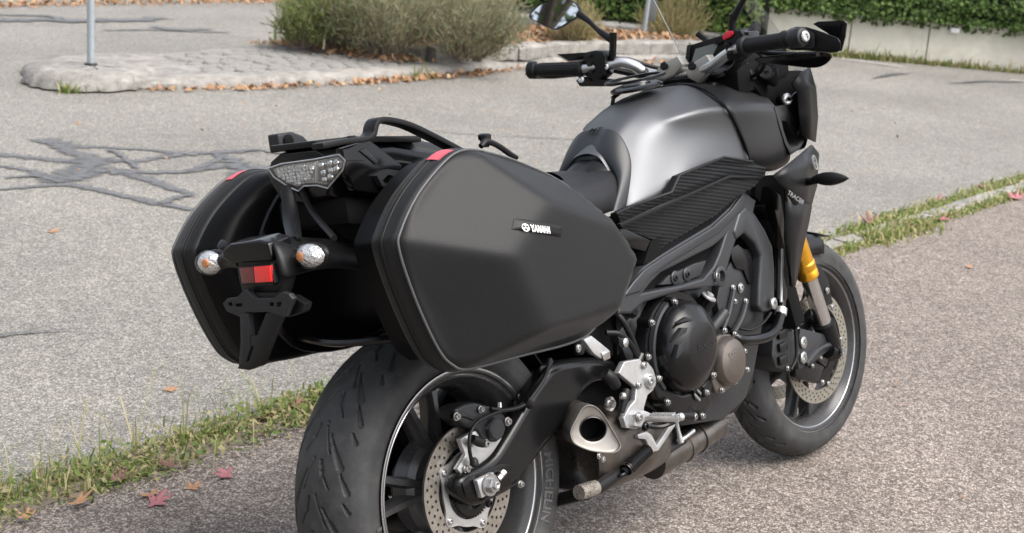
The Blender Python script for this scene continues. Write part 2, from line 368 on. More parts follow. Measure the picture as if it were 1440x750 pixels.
MT['wall'] = mat('stained concrete wall', (0.60, 0.575, 0.49), 0.85, var=0.16, vscale=2.5, bump=(60, 0.3, 0.003), dirt=((0.40, 0.375, 0.305), 0.6, 3))
MT['cobble'] = mat('rough paving stone', (0.215, 0.208, 0.195), 0.8, var=0.35, vscale=7, bump=(40, 0.7, 0.006), dirt=((0.11, 0.105, 0.095), 0.6, 9))
MT['soil'] = mat('dry soil', (0.13, 0.108, 0.082), 0.95, var=0.4, vscale=15, bump=(30, 0.8, 0.01))
MT['galv'] = mat('galvanised steel', (0.36, 0.40, 0.43), 0.45, metal=0.55, var=0.1, vscale=30, rvar=0.1)
MT['paint'] = mat('worn white road paint', (0.48, 0.47, 0.44), 0.7, var=0.25, vscale=25, bump=(200, 0.5, 0.002))
MT['ground'] = mat('dry earth', (0.12, 0.10, 0.075), 0.95, var=0.3, vscale=4)
MT['twig'] = mat('dry twig', (0.13, 0.10, 0.075), 0.85, var=0.3, vscale=30)
MT['signal'] = mat('signal housing', (0.02, 0.02, 0.022), 0.5)
MT['signal_back'] = mat('grey housing', (0.10, 0.105, 0.11), 0.5)
def leafmat(name, cols, rough=0.55, trans=0.35):
    """leaf faces take one of the colours by a random value per island"""
    m = bpy.data.materials.new(name); m.use_nodes = True; t = m.node_tree; b = bsdf(m)
    ge = N(t, 'ShaderNodeNewGeometry'); cr = N(t, 'ShaderNodeValToRGB'); e = cr.color_ramp; e.interpolation = 'LINEAR'
    while len(e.elements) > 1: e.elements.remove(e.elements[-1])
    e.elements[0].position = 0; e.elements[0].color = (*cols[0], 1)
    for i, c in enumerate(cols[1:]): k = e.elements.new((i+1)/(len(cols)-1)); k.color = (*c, 1)
    lnk(t, ge.outputs['Random Per Island'], cr.inputs[0]); lnk(t, cr.outputs[0], b.inputs['Base Color'])
    b.inputs['Roughness'].default_value = rough; b.inputs['Specular IOR Level'].default_value = 0.3
    tl = N(t, 'ShaderNodeBsdfTranslucent'); lnk(t, cr.outputs[0], tl.inputs[0])
    mx = N(t, 'ShaderNodeMixShader'); mx.inputs[0].default_value = trans; out = t.nodes['Material Output']
    lnk(t, b.outputs[0], mx.inputs[1]); lnk(t, tl.outputs[0], mx.inputs[2]); lnk(t, mx.outputs[0], out.inputs[0])
    return m
MT['grass'] = leafmat('grass blade', [(0.10, 0.17, 0.035), (0.16, 0.23, 0.055), (0.21, 0.26, 0.075), (0.30, 0.29, 0.12), (0.42, 0.37, 0.21), (0.36, 0.29, 0.16)], 0.5, 0.4)
MT['litter'] = leafmat('dry fallen leaf', [(0.26, 0.14, 0.065), (0.34, 0.22, 0.12), (0.22, 0.11, 0.055), (0.40, 0.30, 0.18), (0.32, 0.15, 0.085), (0.30, 0.20, 0.11)], 0.65, 0.15)
MT['leaf_pink'] = mat('pinkish red maple leaf', (0.27, 0.095, 0.105), 0.6, var=0.3, vscale=60, bump=(150, 0.5, 0.002))
MT['leaf_brown'] = mat('brown curled leaf', (0.13, 0.06, 0.045), 0.6, var=0.3, vscale=60)
MT['leaf_orange'] = mat('orange leaf', (0.28, 0.15, 0.075), 0.55, var=0.3, vscale=60)
MT['shrub_a'] = leafmat('grey green shrub leaf', [(0.12, 0.14, 0.075), (0.19, 0.21, 0.12), (0.25, 0.26, 0.155), (0.31, 0.29, 0.18), (0.28, 0.22, 0.14), (0.20, 0.23, 0.15)], 0.6, 0.35)
MT['shrub_b'] = leafmat('green shrub leaf', [(0.11, 0.15, 0.05), (0.17, 0.21, 0.075), (0.23, 0.26, 0.10), (0.30, 0.29, 0.14)], 0.6, 0.35)
MT['shrub_c'] = leafmat('dry shrub leaf', [(0.25, 0.213, 0.112), (0.35, 0.3, 0.15), (0.213, 0.2, 0.088), (0.4, 0.3, 0.15)], 0.6, 0.3)
MT['hedge'] = leafmat('dark hedge leaf', [(0.041, 0.074, 0.016), (0.068, 0.121, 0.027), (0.101, 0.169, 0.041), (0.149, 0.23, 0.054)], 0.45, 0.25)
MT['ivy'] = leafmat('bright ivy leaf', [(0.072, 0.132, 0.024), (0.12, 0.204, 0.042), (0.192, 0.276, 0.06), (0.24, 0.288, 0.084)], 0.45, 0.3)
MT['tree'] = leafmat('tree leaf', [(0.03, 0.055, 0.015), (0.06, 0.10, 0.025)], 0.5, 0.25)
MT['bark'] = mat('bark', (0.09, 0.075, 0.06), 0.9, var=0.3, vscale=8, bump=(20, 0.9, 0.02))
MT['flower'] = mat('small yellow flower', (0.65, 0.5, 0.05), 0.6)

def sheet(name, pts, z, m):
    g = Geo(); g.add([(p[0], p[1], z) for p in pts], [tuple(range(len(pts)))])
    return build(name, g, m, smooth=0)
tag(sheet('ground', [(-120, -120), (120, -120), (120, 120), (-120, 120)], -0.05, 'ground'), kind='structure')
KY = 1.085   # line of the kerb between the parking area and the road
tag(sheet('road', [(-40, KY), (60, KY), (60, 40), (-40, 40)], -0.012, 'road'), kind='structure')
tag(sheet('parking_pavement', [(-40, -30), (60, -30), (60, KY), (-40, KY)], 0.0, 'pave'), kind='structure')
kerb = bpy.data.objects.new('kerb', None); COL.objects.link(kerb); kerb['kind'] = 'structure'
for i in range(11):
    x0 = 1.0+i*0.92; dy = rng.normal(0, .006); L = 0.905
    g = Geo(); n = 7; rows = []
    for k in range(n):
        x = x0+L*k/(n-1); w = .045+rng.normal(0, .002)
        rows.append([(x, KY+dy-w, -.04), (x, KY+dy-w, .008+rng.normal(0, .002)), (x, KY+dy-w+.012, .018+rng.normal(0, .002)), (x, KY+dy+w-.012, .018+rng.normal(0, .002)), (x, KY+dy+w, .006), (x, KY+dy+w, -.04)])
    g = gridmesh(rows); g.f += [(0, 1, 2, 3, 4, 5), tuple(reversed(range((n-1)*6, n*6)))]
    build('kerb_stone', g, 'concrete', kerb, smooth=40)

V = []; nV = 260
for i in range(nV+1):                        # earth that has settled along the kerb line
    x = -1.8+9.8*i/nV; a = .052+.035*noise.noise((x*3.1, 1, 0))+.03*noise.noise((x*11, 2, 0)); b = .085+.05*noise.noise((x*2.7, 5, 0))+.035*noise.noise((x*12, 6, 0))
    V += [(x, KY-max(a, .01), .0015), (x, KY, .006), (x, KY+max(b, .015), -.008)]
tag(build('verge_soil', Geo().add(V, [(3*i+k, 3*i+3+k, 3*i+4+k, 3*i+1+k) for i in range(nV) for k in (0, 1)]), 'soil', smooth=60), kind='structure')
# ---- bitumen crack filler on the road
def ribbon(pxs, w, z):
    P_ = spline([G(*p) for p in pxs], 22); W = w if not np.isscalar(w) else [w]*len(pxs)
    Wd = np.interp(np.linspace(0, len(pxs)-1, len(P_)), range(len(pxs)), W); V = []; ph = rng.random()*9
    for i, p in enumerate(P_):
        d = nrm((P_[min(i+1, len(P_)-1)]-P_[max(i-1, 0)])*[1, 1, 0]); n_ = np.array([-d[1], d[0], 0]); p = p+n_*Wd[i]*.35*noise.noise((i*.33, ph, 9))
        ww = Wd[i]*(.85+.35*noise.noise((i*.21, ph, 0))+.35*noise.noise((i*.7, ph, 4)))
        V += [(p[0]+n_[0]*ww*k, p[1]+n_[1]*ww*k, z+i*6e-6) for k in (.62, .3, 0, -.3, -.62)]
    g = Geo().add(V, [(5*i+k, 5*i+k+1, 5*i+6+k, 5*i+5+k) for i in range(len(P_)-1) for k in range(4)]); m_ = len(P_)
    g.edge = [max([1, .4, 0, .4, 1][k], 1-min(i, m_-1-i)/6) for i in range(m_) for k in range(5)]; return g
def ragged(m):
    """lets the material fray out towards the edge of its strip"""
    t = m.node_tree; b = bsdf(m); out = t.nodes['Material Output']
    at = N(t, 'ShaderNodeAttribute', attribute_name='edge'); tc = N(t, 'ShaderNodeTexCoord'); nz = N(t, 'ShaderNodeTexNoise', Scale=90.0, Detail=4.0, Roughness=0.7); lnk(t, tc.outputs['Object'], nz.inputs['Vector'])
    ad = N(t, 'ShaderNodeMath', operation='MULTIPLY_ADD'); lnk(t, nz.outputs['Fac'], ad.inputs[0]); ad.inputs[1].default_value = 1.1; lnk(t, at.outputs['Fac'], ad.inputs[2])
    mr = N(t, 'ShaderNodeMapRange'); lnk(t, ad.outputs[0], mr.inputs[0]); mr.inputs[1].default_value = 0.85; mr.inputs[2].default_value = 1.35; mr.inputs[3].default_value = 0.06; mr.inputs[4].default_value = 1.0
    tr = N(t, 'ShaderNodeBsdfTransparent'); mx = N(t, 'ShaderNodeMixShader'); lnk(t, mr.outputs[0], mx.inputs[0]); lnk(t, b.outputs[0], mx.inputs[1]); lnk(t, tr.outputs[0], mx.inputs[2]); lnk(t, mx.outputs[0], out.inputs[0])
ragged(MT['tar']); ragged(MT['paint'])
def strip_obj(name, g, m):
    o = build(name, g, m, smooth=0); a_ = o.data.attributes.new('edge', 'FLOAT', 'POINT'); a_.data.foreach_set('value', g.edge); return tag(o, kind='structure')
TAR = [([(56, 199), (72, 196), (98, 203), (150, 205), (215, 209), (262, 214), (310, 212), (372, 208)], [.12, .2, .15, .06, .07, .12, .08, .05]),
       ([(-20, 213), (40, 219), (92, 224), (132, 223), (190, 224), (230, 219), (258, 213)], [.12, .1, .12, .16, .10, .08, .1]),
       ([(-20, 228), (40, 237), (80, 250), (110, 238), (150, 236), (200, 247), (240, 262), (272, 270)], [.06, .07, .2, .22, .16, .12, .09, .07]),
       ([(-20, 266), (60, 259), (100, 258), (150, 267), (205, 280), (240, 287), (276, 293)], [.05, .06, .10, .08, .10, .09, .06]),
       ([(72, 198), (100, 212), (128, 222), (120, 240), (90, 252)], [.1, .14, .2, .2, .14]),
       ([(120, 236), (190, 240), (260, 239), (320, 231), (372, 236), (420, 244)], [.2, .1, .08, .12, .2, .14]),
       ([(300, 212), (332, 226), (352, 244), (392, 250)], [.06, .16, .2, .14]),
       ([(330, 214), (360, 209), (400, 214), (440, 212)], [.05, .04, .06, .04]), ([(260, 240), (300, 226), (318, 214)], [.05, .06, .05]), ([(0, 248), (50, 246), (92, 256)], [.04, .05, .06]), ([(150, 207), (172, 218), (196, 238)], [.04, .05, .04]),
       ([(225, 286), (246, 277), (276, 270)], [.07, .06, .06]),
       ([(-20, 473), (40, 465), (118, 461)], [.025, .022, .006]),
       ([(600, 182), (680, 188), (760, 192), (830, 196), (900, 200)], [.02, .022, .02, .02, .02]),
       ([(-20, 29), (60, 27), (150, 29), (240, 24)], [.3, .25, .3, .2]), ([(-20, 20), (70, 22), (90, 30), (160, 27)], .12),
       ([(140, 42), (210, 41), (260, 43), (330, 45)], .08), ([(210, 36), (250, 41), (305, 40)], [.1, .2, .06]),
       ([(1225, 110), (1255, 104), (1282, 103)], [.03, .12, .04]), ([(1330, 117), (1380, 114), (1450, 115)], [.03, .1, .05])]
for i, (p, w) in enumerate(TAR):
    strip_obj('tar_seam', ribbon(p, w, -0.008+0.0004*i), 'tar')
for pxs, w in (([(1178, 82), (1225, 88), (1275, 94.5)], .06), ([(1412, 111.5), (1470, 118)], .06)):
    strip_obj('road_line', ribbon(pxs, w, 0.002), 'paint')

# ---- traffic island
def inside(p, poly):
    x, y = p[0], p[1]; c = False; j = len(poly)-1
    for i in range(len(poly)):
        xi, yi = poly[i][0], poly[i][1]; xj, yj = poly[j][0], poly[j][1]
        if (yi > y) != (yj > y) and x < (xj-xi)*(y-yi)/(yj-yi)+xi: c = not c
        j = i
    return c
def edge_dist(p, poly):
    d = 9e9; p = np.array(p[:2])
    for i in range(len(poly)):
        a = np.array(poly[i][:2]); b = np.array(poly[(i+1) % len(poly)][:2]); t = np.clip(np.dot(p-a, b-a)/max(np.dot(b-a, b-a), 1e-9), 0, 1)
        d = min(d, np.linalg.norm(a+t*(b-a)-p))
    return d
ISL = [(3.12, 6.25), (3.2, 6.0), (3.55, 5.76), (4.2, 5.55), (5.0, 5.45), (5.7, 5.40), (6.4, 5.42), (7.0, 5.45), (7.8, 5.36), (8.6, 5.15), (9.3, 4.9), (9.75, 5.1),
       (9.6, 5.9), (8.9, 6.55), (8.0, 6.95), (7.0, 7.25), (6.2, 7.2), (5.6, 6.95), (5.0, 6.78), (4.4, 6.76), (3.85, 6.9), (3.45, 6.8), (3.2, 6.55)]
isl = spline([np.array([*p, 0]) for p in ISL], 4, True); nI = len(isl)
cen = np.array([6.4, 6.1, 0]); rows = []
# inward normals
def inset(loop, d):
    out = []; n = len(loop)
    for i in range(n):
        t = nrm(loop[(i+1) % n]-loop[i-1]); out.append(loop[i]+np.array([-t[1], t[0], 0])*d)
    return out
def atz(l, z): return [np.array([p[0], p[1], z+(rng.normal(0, .004) if z > 0 else 0)]) for p in l]
l1, l2, l3 = inset(isl, .035), inset(isl, .16), inset(isl, .20)
g = gridmesh([atz(isl, -.04), atz(isl, .020), atz(l1, .052), atz(l2, .060), atz(l3, .052)], True)
g.f.append(tuple(range(4*nI, 5*nI)))
island = build('traffic_island', g, 'concrete', smooth=50); tag(island, kind='structure')
# rough paving stones in the island's nose
PAVE = [(4.15, 5.75), (5.62, 5.62), (6.05, 5.62), (5.95, 6.05), (5.72, 6.72), (5.0, 6.58), (4.25, 6.55)]
stones = []
for k in range(4):
    g = Geo(); V = []; n = 9; rs = [1+rng.normal(0, .09) for _ in range(n)]
    ring = lambda s, z: [(s*rs[i]*math.copysign(abs(math.cos(2*math.pi*i/n))**.7, math.cos(2*math.pi*i/n)), s*rs[i]*math.copysign(abs(math.sin(2*math.pi*i/n))**.7, math.sin(2*math.pi*i/n)), z+(rng.normal(0, .06) if z > .3 else 0)) for i in range(n)]
    g = gridmesh([ring(.5, 0), ring(.5, .6), ring(.40, .95)], True); g.f.append(tuple(range(2*n, 3*n)))
    me = bpy.data.meshes.new('paving_stone'); me.from_pydata(g.v, [], g.f); me.materials.append(MT['cobble']); me.shade_smooth(); me.set_sharp_from_angle(angle=rad(45)); stones.append(me)
y = 5.6; row = 0
while y < 6.8:
    x = 4.1+(row % 2)*.08
    while x < 6.1:
        L_ = .10+.07*rng.random()
        if inside((x, y), PAVE):
            o = bpy.data.objects.new('paving_stone', stones[rng.integers(4)]); COL.objects.link(o); o.parent = island
            o.location = (x, y, .034+rng.normal(0, .002)); o.scale = (L_, .096, .026+.008*rng.random()); o.rotation_euler = (0, 0, rng.normal(0, .1))
        x += L_*.98+.008
    y += .094; row += 1
# round concrete pad with the steel post
pole_b = G(128, 92, .10); t = thing('street_post', 'bare grey galvanised steel post on a round concrete pad', 'post', (pole_b[0], pole_b[1], .0))
pz = [(0, .40), (.05, .385), (.085, .35), (.098, .30), (.100, .15), (.102, 0)]
gp = lathe(pz, (0.0, -0.03, 0), (0, 0, 1), n=40); gp.v = [(v_[0]*1.1+rng.normal(0, .012), v_[1]*.9+rng.normal(0, .012), v_[2]+(rng.normal(0, .006) if .02 < v_[2] < .1 else 0)) for v_ in gp.v]
build('concrete_base', gp, 'concrete', t, smooth=50)
build('pole', lathe([(.0, .024), (2.6, .024), (2.61, .0)], (0, 0, .098), (0, 0, 1), n=20), 'galv', t)
build('collar', lathe([(.0, .040), (.012, .040), (.016, .026), (.02, .0)], (0, 0, .1), (0, 0, 1), n=20), 'signal', t)

# raised bed: kerb strip, kerb blocks, soil
BED = [(5.78, 6.85), (5.92, 6.35), (6.03, 5.72), (6.6, 5.58), (7.2, 5.60), (7.9, 5.52), (8.7, 5.32), (9.2, 5.12), (9.45, 5.3), (9.25, 5.9), (8.75, 6.35), (7.9, 6.75), (7.0, 7.05), (6.3, 7.0)]
bed = spline([np.array([*p, 0]) for p in BED], 5, True)
def mound(p): return .105+.05*min(edge_dist(p, BED)/.4, 1)
g = Geo(); V = []; idx = {}
for i in range(75):
    for j in range(45):
        x, y_ = 5.7+i*.052, 5.05+j*.048
        if inside((x, y_), BED): idx[(i, j)] = len(V); V.append((x, y_, mound((x, y_))+rng.normal(0, .006)))
Fc = [(idx[i, j], idx[i+1, j], idx[i+1, j+1], idx[i, j+1]) for (i, j) in idx if (i+1, j) in idx and (i+1, j+1) in idx and (i, j+1) in idx]
tag(build('planting_soil', g.add(V, Fc), 'soil', smooth=60), kind='structure')
strip = bpy.data.objects.new('bed_edging', None); COL.objects.link(strip); strip['kind'] = 'structure'
def block(a, b, w, h, z0, jit=.004):
    a = np.array(a, float); b = np.array(b, float); d = nrm(b-a); n_ = np.array([-d[1], d[0]]); rows = []
    for k in range(5):
        p = a+(b-a)*(k/4); q_ = [(-w/2, z0), (-w/2, z0+h-.02), (-w/2+.02, z0+h), (w/2-.02, z0+h), (w/2, z0+h-.02), (w/2, z0)]
        rows.append([(p[0]+n_[0]*s, p[1]+n_[1]*s, z_+rng.normal(0, jit*.5)) for s, z_ in q_])
    g = gridmesh(rows); g.f += [tuple(range(6)), tuple(reversed(range(24, 30)))]; return g
for a, b in (((5.76, 6.9), (5.9, 6.32)), ((5.903, 6.31), (6.04, 5.70))): build('edging_block', block(a, b, .07, .10, .06), 'concrete', strip)
fr_ = [(6.06, 5.66), (6.45, 5.56), (6.85, 5.52), (7.25, 5.55), (7.65, 5.52), (8.05, 5.44), (8.45, 5.34), (8.85, 5.2), (9.2, 5.06)]
for a, b in zip(fr_[:-1], fr_[1:]):
    d_ = nrm(np.array([b[0]-a[0], b[1]-a[1], 0]))*.006
    build('edging_block', block((a[0]+d_[0], a[1]+d_[1]), (b[0]-d_[0], b[1]-d_[1]), .15, .105, .055, .01), 'concrete', strip)

# ---- leaf litter, grass: nobody could count it
def leaf_quads(pts, size, flat=0.5):
    n = len(pts); V = np.zeros((n, 4, 3)); 
    a = rng.random(n)*2*np.pi; tilt = rng.normal(0, flat, (n, 2)); s = size*(.6+.8*rng.random(n))
    ex = np.stack([np.cos(a), np.sin(a), tilt[:, 0]], 1); ey = np.stack([-np.sin(a), np.cos(a), tilt[:, 1]], 1)
    P_ = np.array(pts); up = np.array([0, 0, 1])*(np.abs(tilt).sum(1)*s*.35)[:, None]
    V[:, 0] = P_-ex*s[:, None]*.6; V[:, 1] = P_-ey*s[:, None]*.34; V[:, 2] = P_+ex*s[:, None]*.6; V[:, 3] = P_+ey*s[:, None]*.34
    V += up[:, None, :]
    g = Geo(); g.v = [tuple(p) for p in V.reshape(-1, 3)]; g.f = [(4*i, 4*i+1, 4*i+2, 4*i+3) for i in range(n)]; return g
pts = []
while len(pts) < 5200:                       # the bed
    p = (5.75+3.8*rng.random(), 5.0+2.1*rng.random())
    if inside(p, BED) and rng.random() < (1 if p[0] > 7.0 else .55): pts.append((*p, mound(p)+.006))
for i in range(2600):                        # along the island's road edge
    x = rng.uniform(3.2, 9.4)
    if noise.noise((x*2.1, .5, 3.3)) < rng.uniform(-.35, .55): continue
    if x < 3.9 and rng.random() < .4: continue
    yy = np.interp(x, [p[0] for p in ISL[:11]], [p[1] for p in ISL[:11]])-abs(rng.normal(0, .06))-.01
    pts.append((x, yy, -.004))
for i in range(700):                         # on the paving near the bed edging
    s = rng.random(); b_ = np.array([5.72, 6.8])*(1-s)+np.array([5.98, 5.62])*s; pts.append((b_[0]-abs(rng.normal(0, .22)), b_[1]+rng.normal(0, .05), .072))
for i in range(1600):                        # far gutter
    s = rng.random(); b_ = np.array([4.0, 10.1])*(1-s)+np.array([8.9, 9.82])*s; pts.append((b_[0], b_[1]+rng.normal(0, .12), -.004))
for i in range(240): pts.append((rng.uniform(1.5, 9), rng.uniform(1.6, 5.2), -.006))
for i in range(90): pts.append((rng.uniform(-1.0, 7), rng.uniform(-1.2, .9), .004))
big = leaf_quads(pts, .034, .45)
for i in range(len(pts)-330, len(pts)):      # the few strays on the open road are smaller
    c = np.mean([big.v[4*i+k] for k in range(4)], 0)
    for k in range(4): big.v[4*i+k] = tuple(c+(np.array(big.v[4*i+k])-c)*.5)
tag(build('leaf_litter', big, 'litter', smooth=0), 'dry brown leaf litter gathered along the island kerb and planting bed', 'leaves', kind='stuff')

def blades(n, xs, ymu, ysd, hmu, z, wid=.0035, dens=None, lean=.5):
    g = Geo()
    for i in range(n):
        x = rng.uniform(*xs)
        if dens is not None and rng.random() > dens(x): continue
        y_ = ymu+rng.normal(0, ysd); h = hmu*(.35+rng.gamma(2.2, .32)); a = rng.random()*2*math.pi; b = rng.normal(0, lean)
        w = wid*(.6+.8*rng.random()); d = np.array([math.cos(a), math.sin(a), 0]); s = np.array([-d[1], d[0], 0])*w
        p0 = np.array([x, y_, z]); p1 = p0+d*h*.35*b+np.array([0, 0, h*.6]); p2 = p0+d*h*1.0*b+np.array([0, 0, h*max(.25, 1-.35*b*b)])
        g.add([p0-s, p0+s, p1+s*.8, p1-s*.8, p2], [(0, 1, 2, 3), (3, 2, 4)])
    return g
def patch(x, sc=3.1, ph=0.0): return .5+.5*noise.noise((x*sc+ph, 0.3, 7.7))*1.7
gr = blades(8500, (-1.4, .86), KY+.045, .036, .015, 0, dens=lambda x: min(1, .12+patch(x, 4)), lean=.7)
gr += blades(4200, (-1.4, .62), KY-.03, .026, .014, 0, dens=lambda x: patch(x, 5, 3), lean=.8)
gr += blades(160, (-.6, .6), KY+.05, .05, .10, 0, wid=.0018, lean=1.2)
gr += blades(2600, (.8, 3.6), KY+.05, .04, .025, 0, dens=lambda x: patch(x, 3), lean=.7)
gr += blades(7500, (3.45, 8.5), KY+.08, .034, .018, 0, wid=.005, dens=lambda x: patch(x, 2.0, 1), lean=.7)
gr += blades(8000, (3.45, 8.5), KY-.07, .022, .018, 0, wid=.005, dens=lambda x: patch(x, 1.7, 5), lean=.7)
gr += blades(1300, (3.9, 4.5), KY-.03, .06, .026, 0, wid=.006, lean=.6)
for (px, py, n_, sd, hh) in ((100, 128, 90, .05, .045), (148, 126, 110, .05, .055), (590, 108, 80, .08, .06), (400, 72, 200, .10, .10), (440, 66, 200, .1, .14), (1215, 84, 0, .1, .1)):
    c = G(px, py)
    for i in range(n_):
        xx = c[0]+rng.normal(0, sd); gr += blades(1, (xx, xx+.001), c[1]+rng.normal(0, sd*.5), .001, hh, -.01, wid=.006, lean=.6)
tag(build('grass', gr, 'grass', smooth=0), 'short green and straw coloured grass growing along the flush kerb', 'grass', kind='stuff')
# low clover and weeds that fill the strip between the blades
pts = []
for i in range(9000):
    x = rng.uniform(-1.2, .75) if i < 5500 else rng.uniform(3.5, 8.3)
    y_ = KY+rng.choice([-.05, .055], p=[.4, .6])+rng.normal(0, .035)
    if rng.random() < patch(x, 3 if x < 1 else 1.9, 1): pts.append((x, y_, .008+.012*rng.random()))
tag(build('ground_weeds', leaf_quads(pts, .013, .5), 'grass', smooth=0), 'tiny clover leaves and weeds between the grass blades of the kerb', 'weeds', kind='stuff')

# ---- single fallen leaves one can pick out
def maple():
    pr = [(0, 1.0), (14, .62), (28, .42), (42, .80), (52, .88), (62, .70), (80, .38), (96, .62), (106, .66), (118, .5), (146, .2), (180, .12)]
    ring_ = [(math.radians(a), r_) for a, r_ in pr]+[(math.radians(-a), r_) for a, r_ in pr[-2:0:-1]]
    V = [(0, 0, 0)]+[(r_*math.cos(a)*.5, r_*math.sin(a)*.5, 0.0) for a, r_ in ring_]; n = len(ring_)
    return V, [(0, i+1, (i+1) % n+1) for i in range(n)]
LEAVES = [(216, 701, .075, 'leaf_pink', .35, 'large pinkish red maple leaf lying on the asphalt at the grass edge'),
          (321, 663, .062, 'leaf_pink', .5, 'pink maple leaf with raised edge nearest the rear tyre on the asphalt'),
          (240, 655, .05, 'leaf_brown', .9, 'dark brown curled leaf caught in the grass beside the kerb'),
          (166, 676, .045, 'leaf_brown', .8, 'small reddish brown leaf standing upright in the grass'),
          (210, 690, .05, 'leaf_orange', .6, 'orange brown leaf tucked under the grass edge'),
          (270, 682, .045, 'leaf_orange', .4, 'thin orange leaf lying on asphalt beside the grass'),
          (108, 707, .06, 'leaf_orange', .7, 'crumpled orange leaf lying on top of the grass'),
          (40, 728, .045, 'leaf_orange', .6, 'small orange leaf half hidden in thick green grass'),
          (370, 586, .06, 'leaf_brown', .4, 'faded brown leaf lying on the road side of the grass'),
          (412, 571, .05, 'leaf_pink', .7, 'small red leaf in the grass close behind the rear tyre'),
          (238, 539, .045, 'leaf_orange', .2, 'lone tan leaf lying flat on the open grey road'),
          (1316, 279, .10, 'leaf_pink', .6, 'pale pink leaf on the road edge of the far grass strip'),
          (1322, 309, .09, 'leaf_pink', .4, 'reddish leaf on the brown asphalt side of the far grass strip'),
          (1226, 315, .12, 'leaf_brown', .8, 'curled brown leaf in the far grass beside the kerb stone'),
          (1428, 279, .11, 'leaf_pink', .4, 'pink leaf lying on brown asphalt far along the kerb'),
          (1383, 264, .09, 'leaf_brown', .5, 'flat dark leaf resting on the far kerb stone'),
          (1366, 373, .05, 'leaf_orange', .3, 'single tan leaf lying on the brown asphalt beyond the front wheel'),
          (72, 318, .06, 'leaf_orange', .2, 'single yellowish leaf lying on the road beside the tar seams')]
for (px, py, s, m_, curl, lab) in LEAVES:
    V, Fc = maple(); a = rng.random()*6.28; c = G(px, py, .012); V2 = []
    for (x, y_, z) in V:
        x, y_ = x*math.cos(a)-y_*math.sin(a), x*math.sin(a)+y_*math.cos(a)
        V2.append((x*s*1.5, y_*s*1.1, curl*s*(2.6*x*x+1.6*y_*y_)+.35*curl*s*(x+.5*y_)))
    g = Geo().add(V2, Fc); zoff = .003 if G(px, py)[1] < KY-.06 else .004
    if abs(G(px, py)[1]-KY) < .13: zoff = .014
    if G(px, py)[1] > KY+.13: zoff = -.009
    o = build('fallen_leaf', g, m_, smooth=0, sub=0); o.location = (c[0], c[1], zoff)
    tag(o, lab, 'leaf', 'single fallen leaves around the kerb')

# ---- shrubs of the bed
def shrub(name, label, px, py, r, h, m_, n, blade=(.05, .006), stems=44, group=None, z=.12, droop=.25, upright=.8):
    c = G(px, py, .12); t = thing(name, label, 'shrub', (c[0], c[1], z), 0, group); r *= 1.08; h *= .95
    st = Geo(); lf = Geo(); tips = []
    for k in range(stems):
        a = rng.random()*2*math.pi; rr = r*math.sqrt(rng.random()); hh = h*(.45+.75*rng.random()**1.3)*(1-.35*(rr/r)**2)
        p0 = np.array([math.cos(a)*rr*.25, math.sin(a)*rr*.25, -.02]); p2 = np.array([math.cos(a)*rr, math.sin(a)*rr, hh])
        p1 = (p0+p2)/2+np.array([math.cos(a)*rr*.12, math.sin(a)*rr*.12, hh*.12])
        st += tube([p0, p1, p2], [.006, .0045, .002], n=4, sp=3)
        tips.append((p0, p1, p2))
    per = n//stems
    for (p0, p1, p2) in tips:
        for i in range(per):
            t_ = .12+.98*rng.random()**.8; p = (1-t_)**2*p0+2*t_*(1-t_)*p1+t_*t_*p2+rng.normal(0, r*.12, 3)*[1, 1, .7]
            if p[2] < 0.0: p[2] = abs(p[2])*.5
            d = nrm(nrm(p2-p0)*upright+rng.normal(0, .5, 3)+np.array([0, 0, .25])); s = nrm(np.cross(d, rng.normal(0, 1, 3)))
            L_ = blade[0]*(.5+1.3*rng.random()); w = blade[1]*(.45+.5*rng.random()); e = p+d*L_; md = p+d*L_*.5+np.cross(d, s)*L_*droop*.2
            lf.add([p, md+s*w, e, md-s*w], [(0, 1, 2, 3)])
    build('stem', st, 'twig', t); build('foliage', lf, m_, t, smooth=0)
    return t
GS = 'shrubs of the traffic island bed'
shrub('garden_shrub', 'low green shrub at the corner where the edging meets the paving', 425, 62, .20, .32, 'shrub_b', 2600, group=GS)
shrub('garden_shrub', 'tall feathery green shrub over the low corner shrub', 470, 62, .36, .72, 'shrub_b', 5200, (.06, .006), group=GS)
shrub('garden_shrub', 'grey green lavender bush with dry stems behind the straight edging strip', 540, 72, .42, .62, 'shrub_a', 6000, (.05, .0055), group=GS)
shrub('garden_shrub', 'tall loose bush with bare brown twigs rising out of the lavender', 605, 62, .36, .95, 'shrub_c', 3800, (.06, .006), group=GS)
shrub('garden_shrub', 'dense rounded grey green bush overhanging the front kerb blocks', 655, 80, .43, .58, 'shrub_a', 7500, (.045, .0055), group=GS)
shrub('garden_shrub', 'airy bush with pale tips behind the rounded grey green bush', 668, 60, .34, .75, 'shrub_a', 4200, (.05, .005), group=GS)
shrub('dry_shrub', 'small straw coloured dry bush alone in the orange leaf bed', 800, 62, .21, .34, 'shrub_c', 2600, (.06, .005), group=GS)
shrub('dry_shrub', 'yellowish dry grass tuft at the foot of the hedge beside the signal post', 940, 46, .28, .45, 'shrub_c', 2200, (.12, .005), group=GS, z=0)

# dry branches poking out of the lavender
c = G(455, 60, .15); o = build('dry_branch', tube([c+[0, 0, -.05], c+[.02, -.01, .12], c+[.1, -.06, .2], c+[.26, -.15, .21]], [.009, .008, .006, .004], n=6), mat('bleached wood', (.42, .36, .27), .8), smooth=60)
tag(o, 'pale bleached bare branch bent over the edging strip', 'branch')

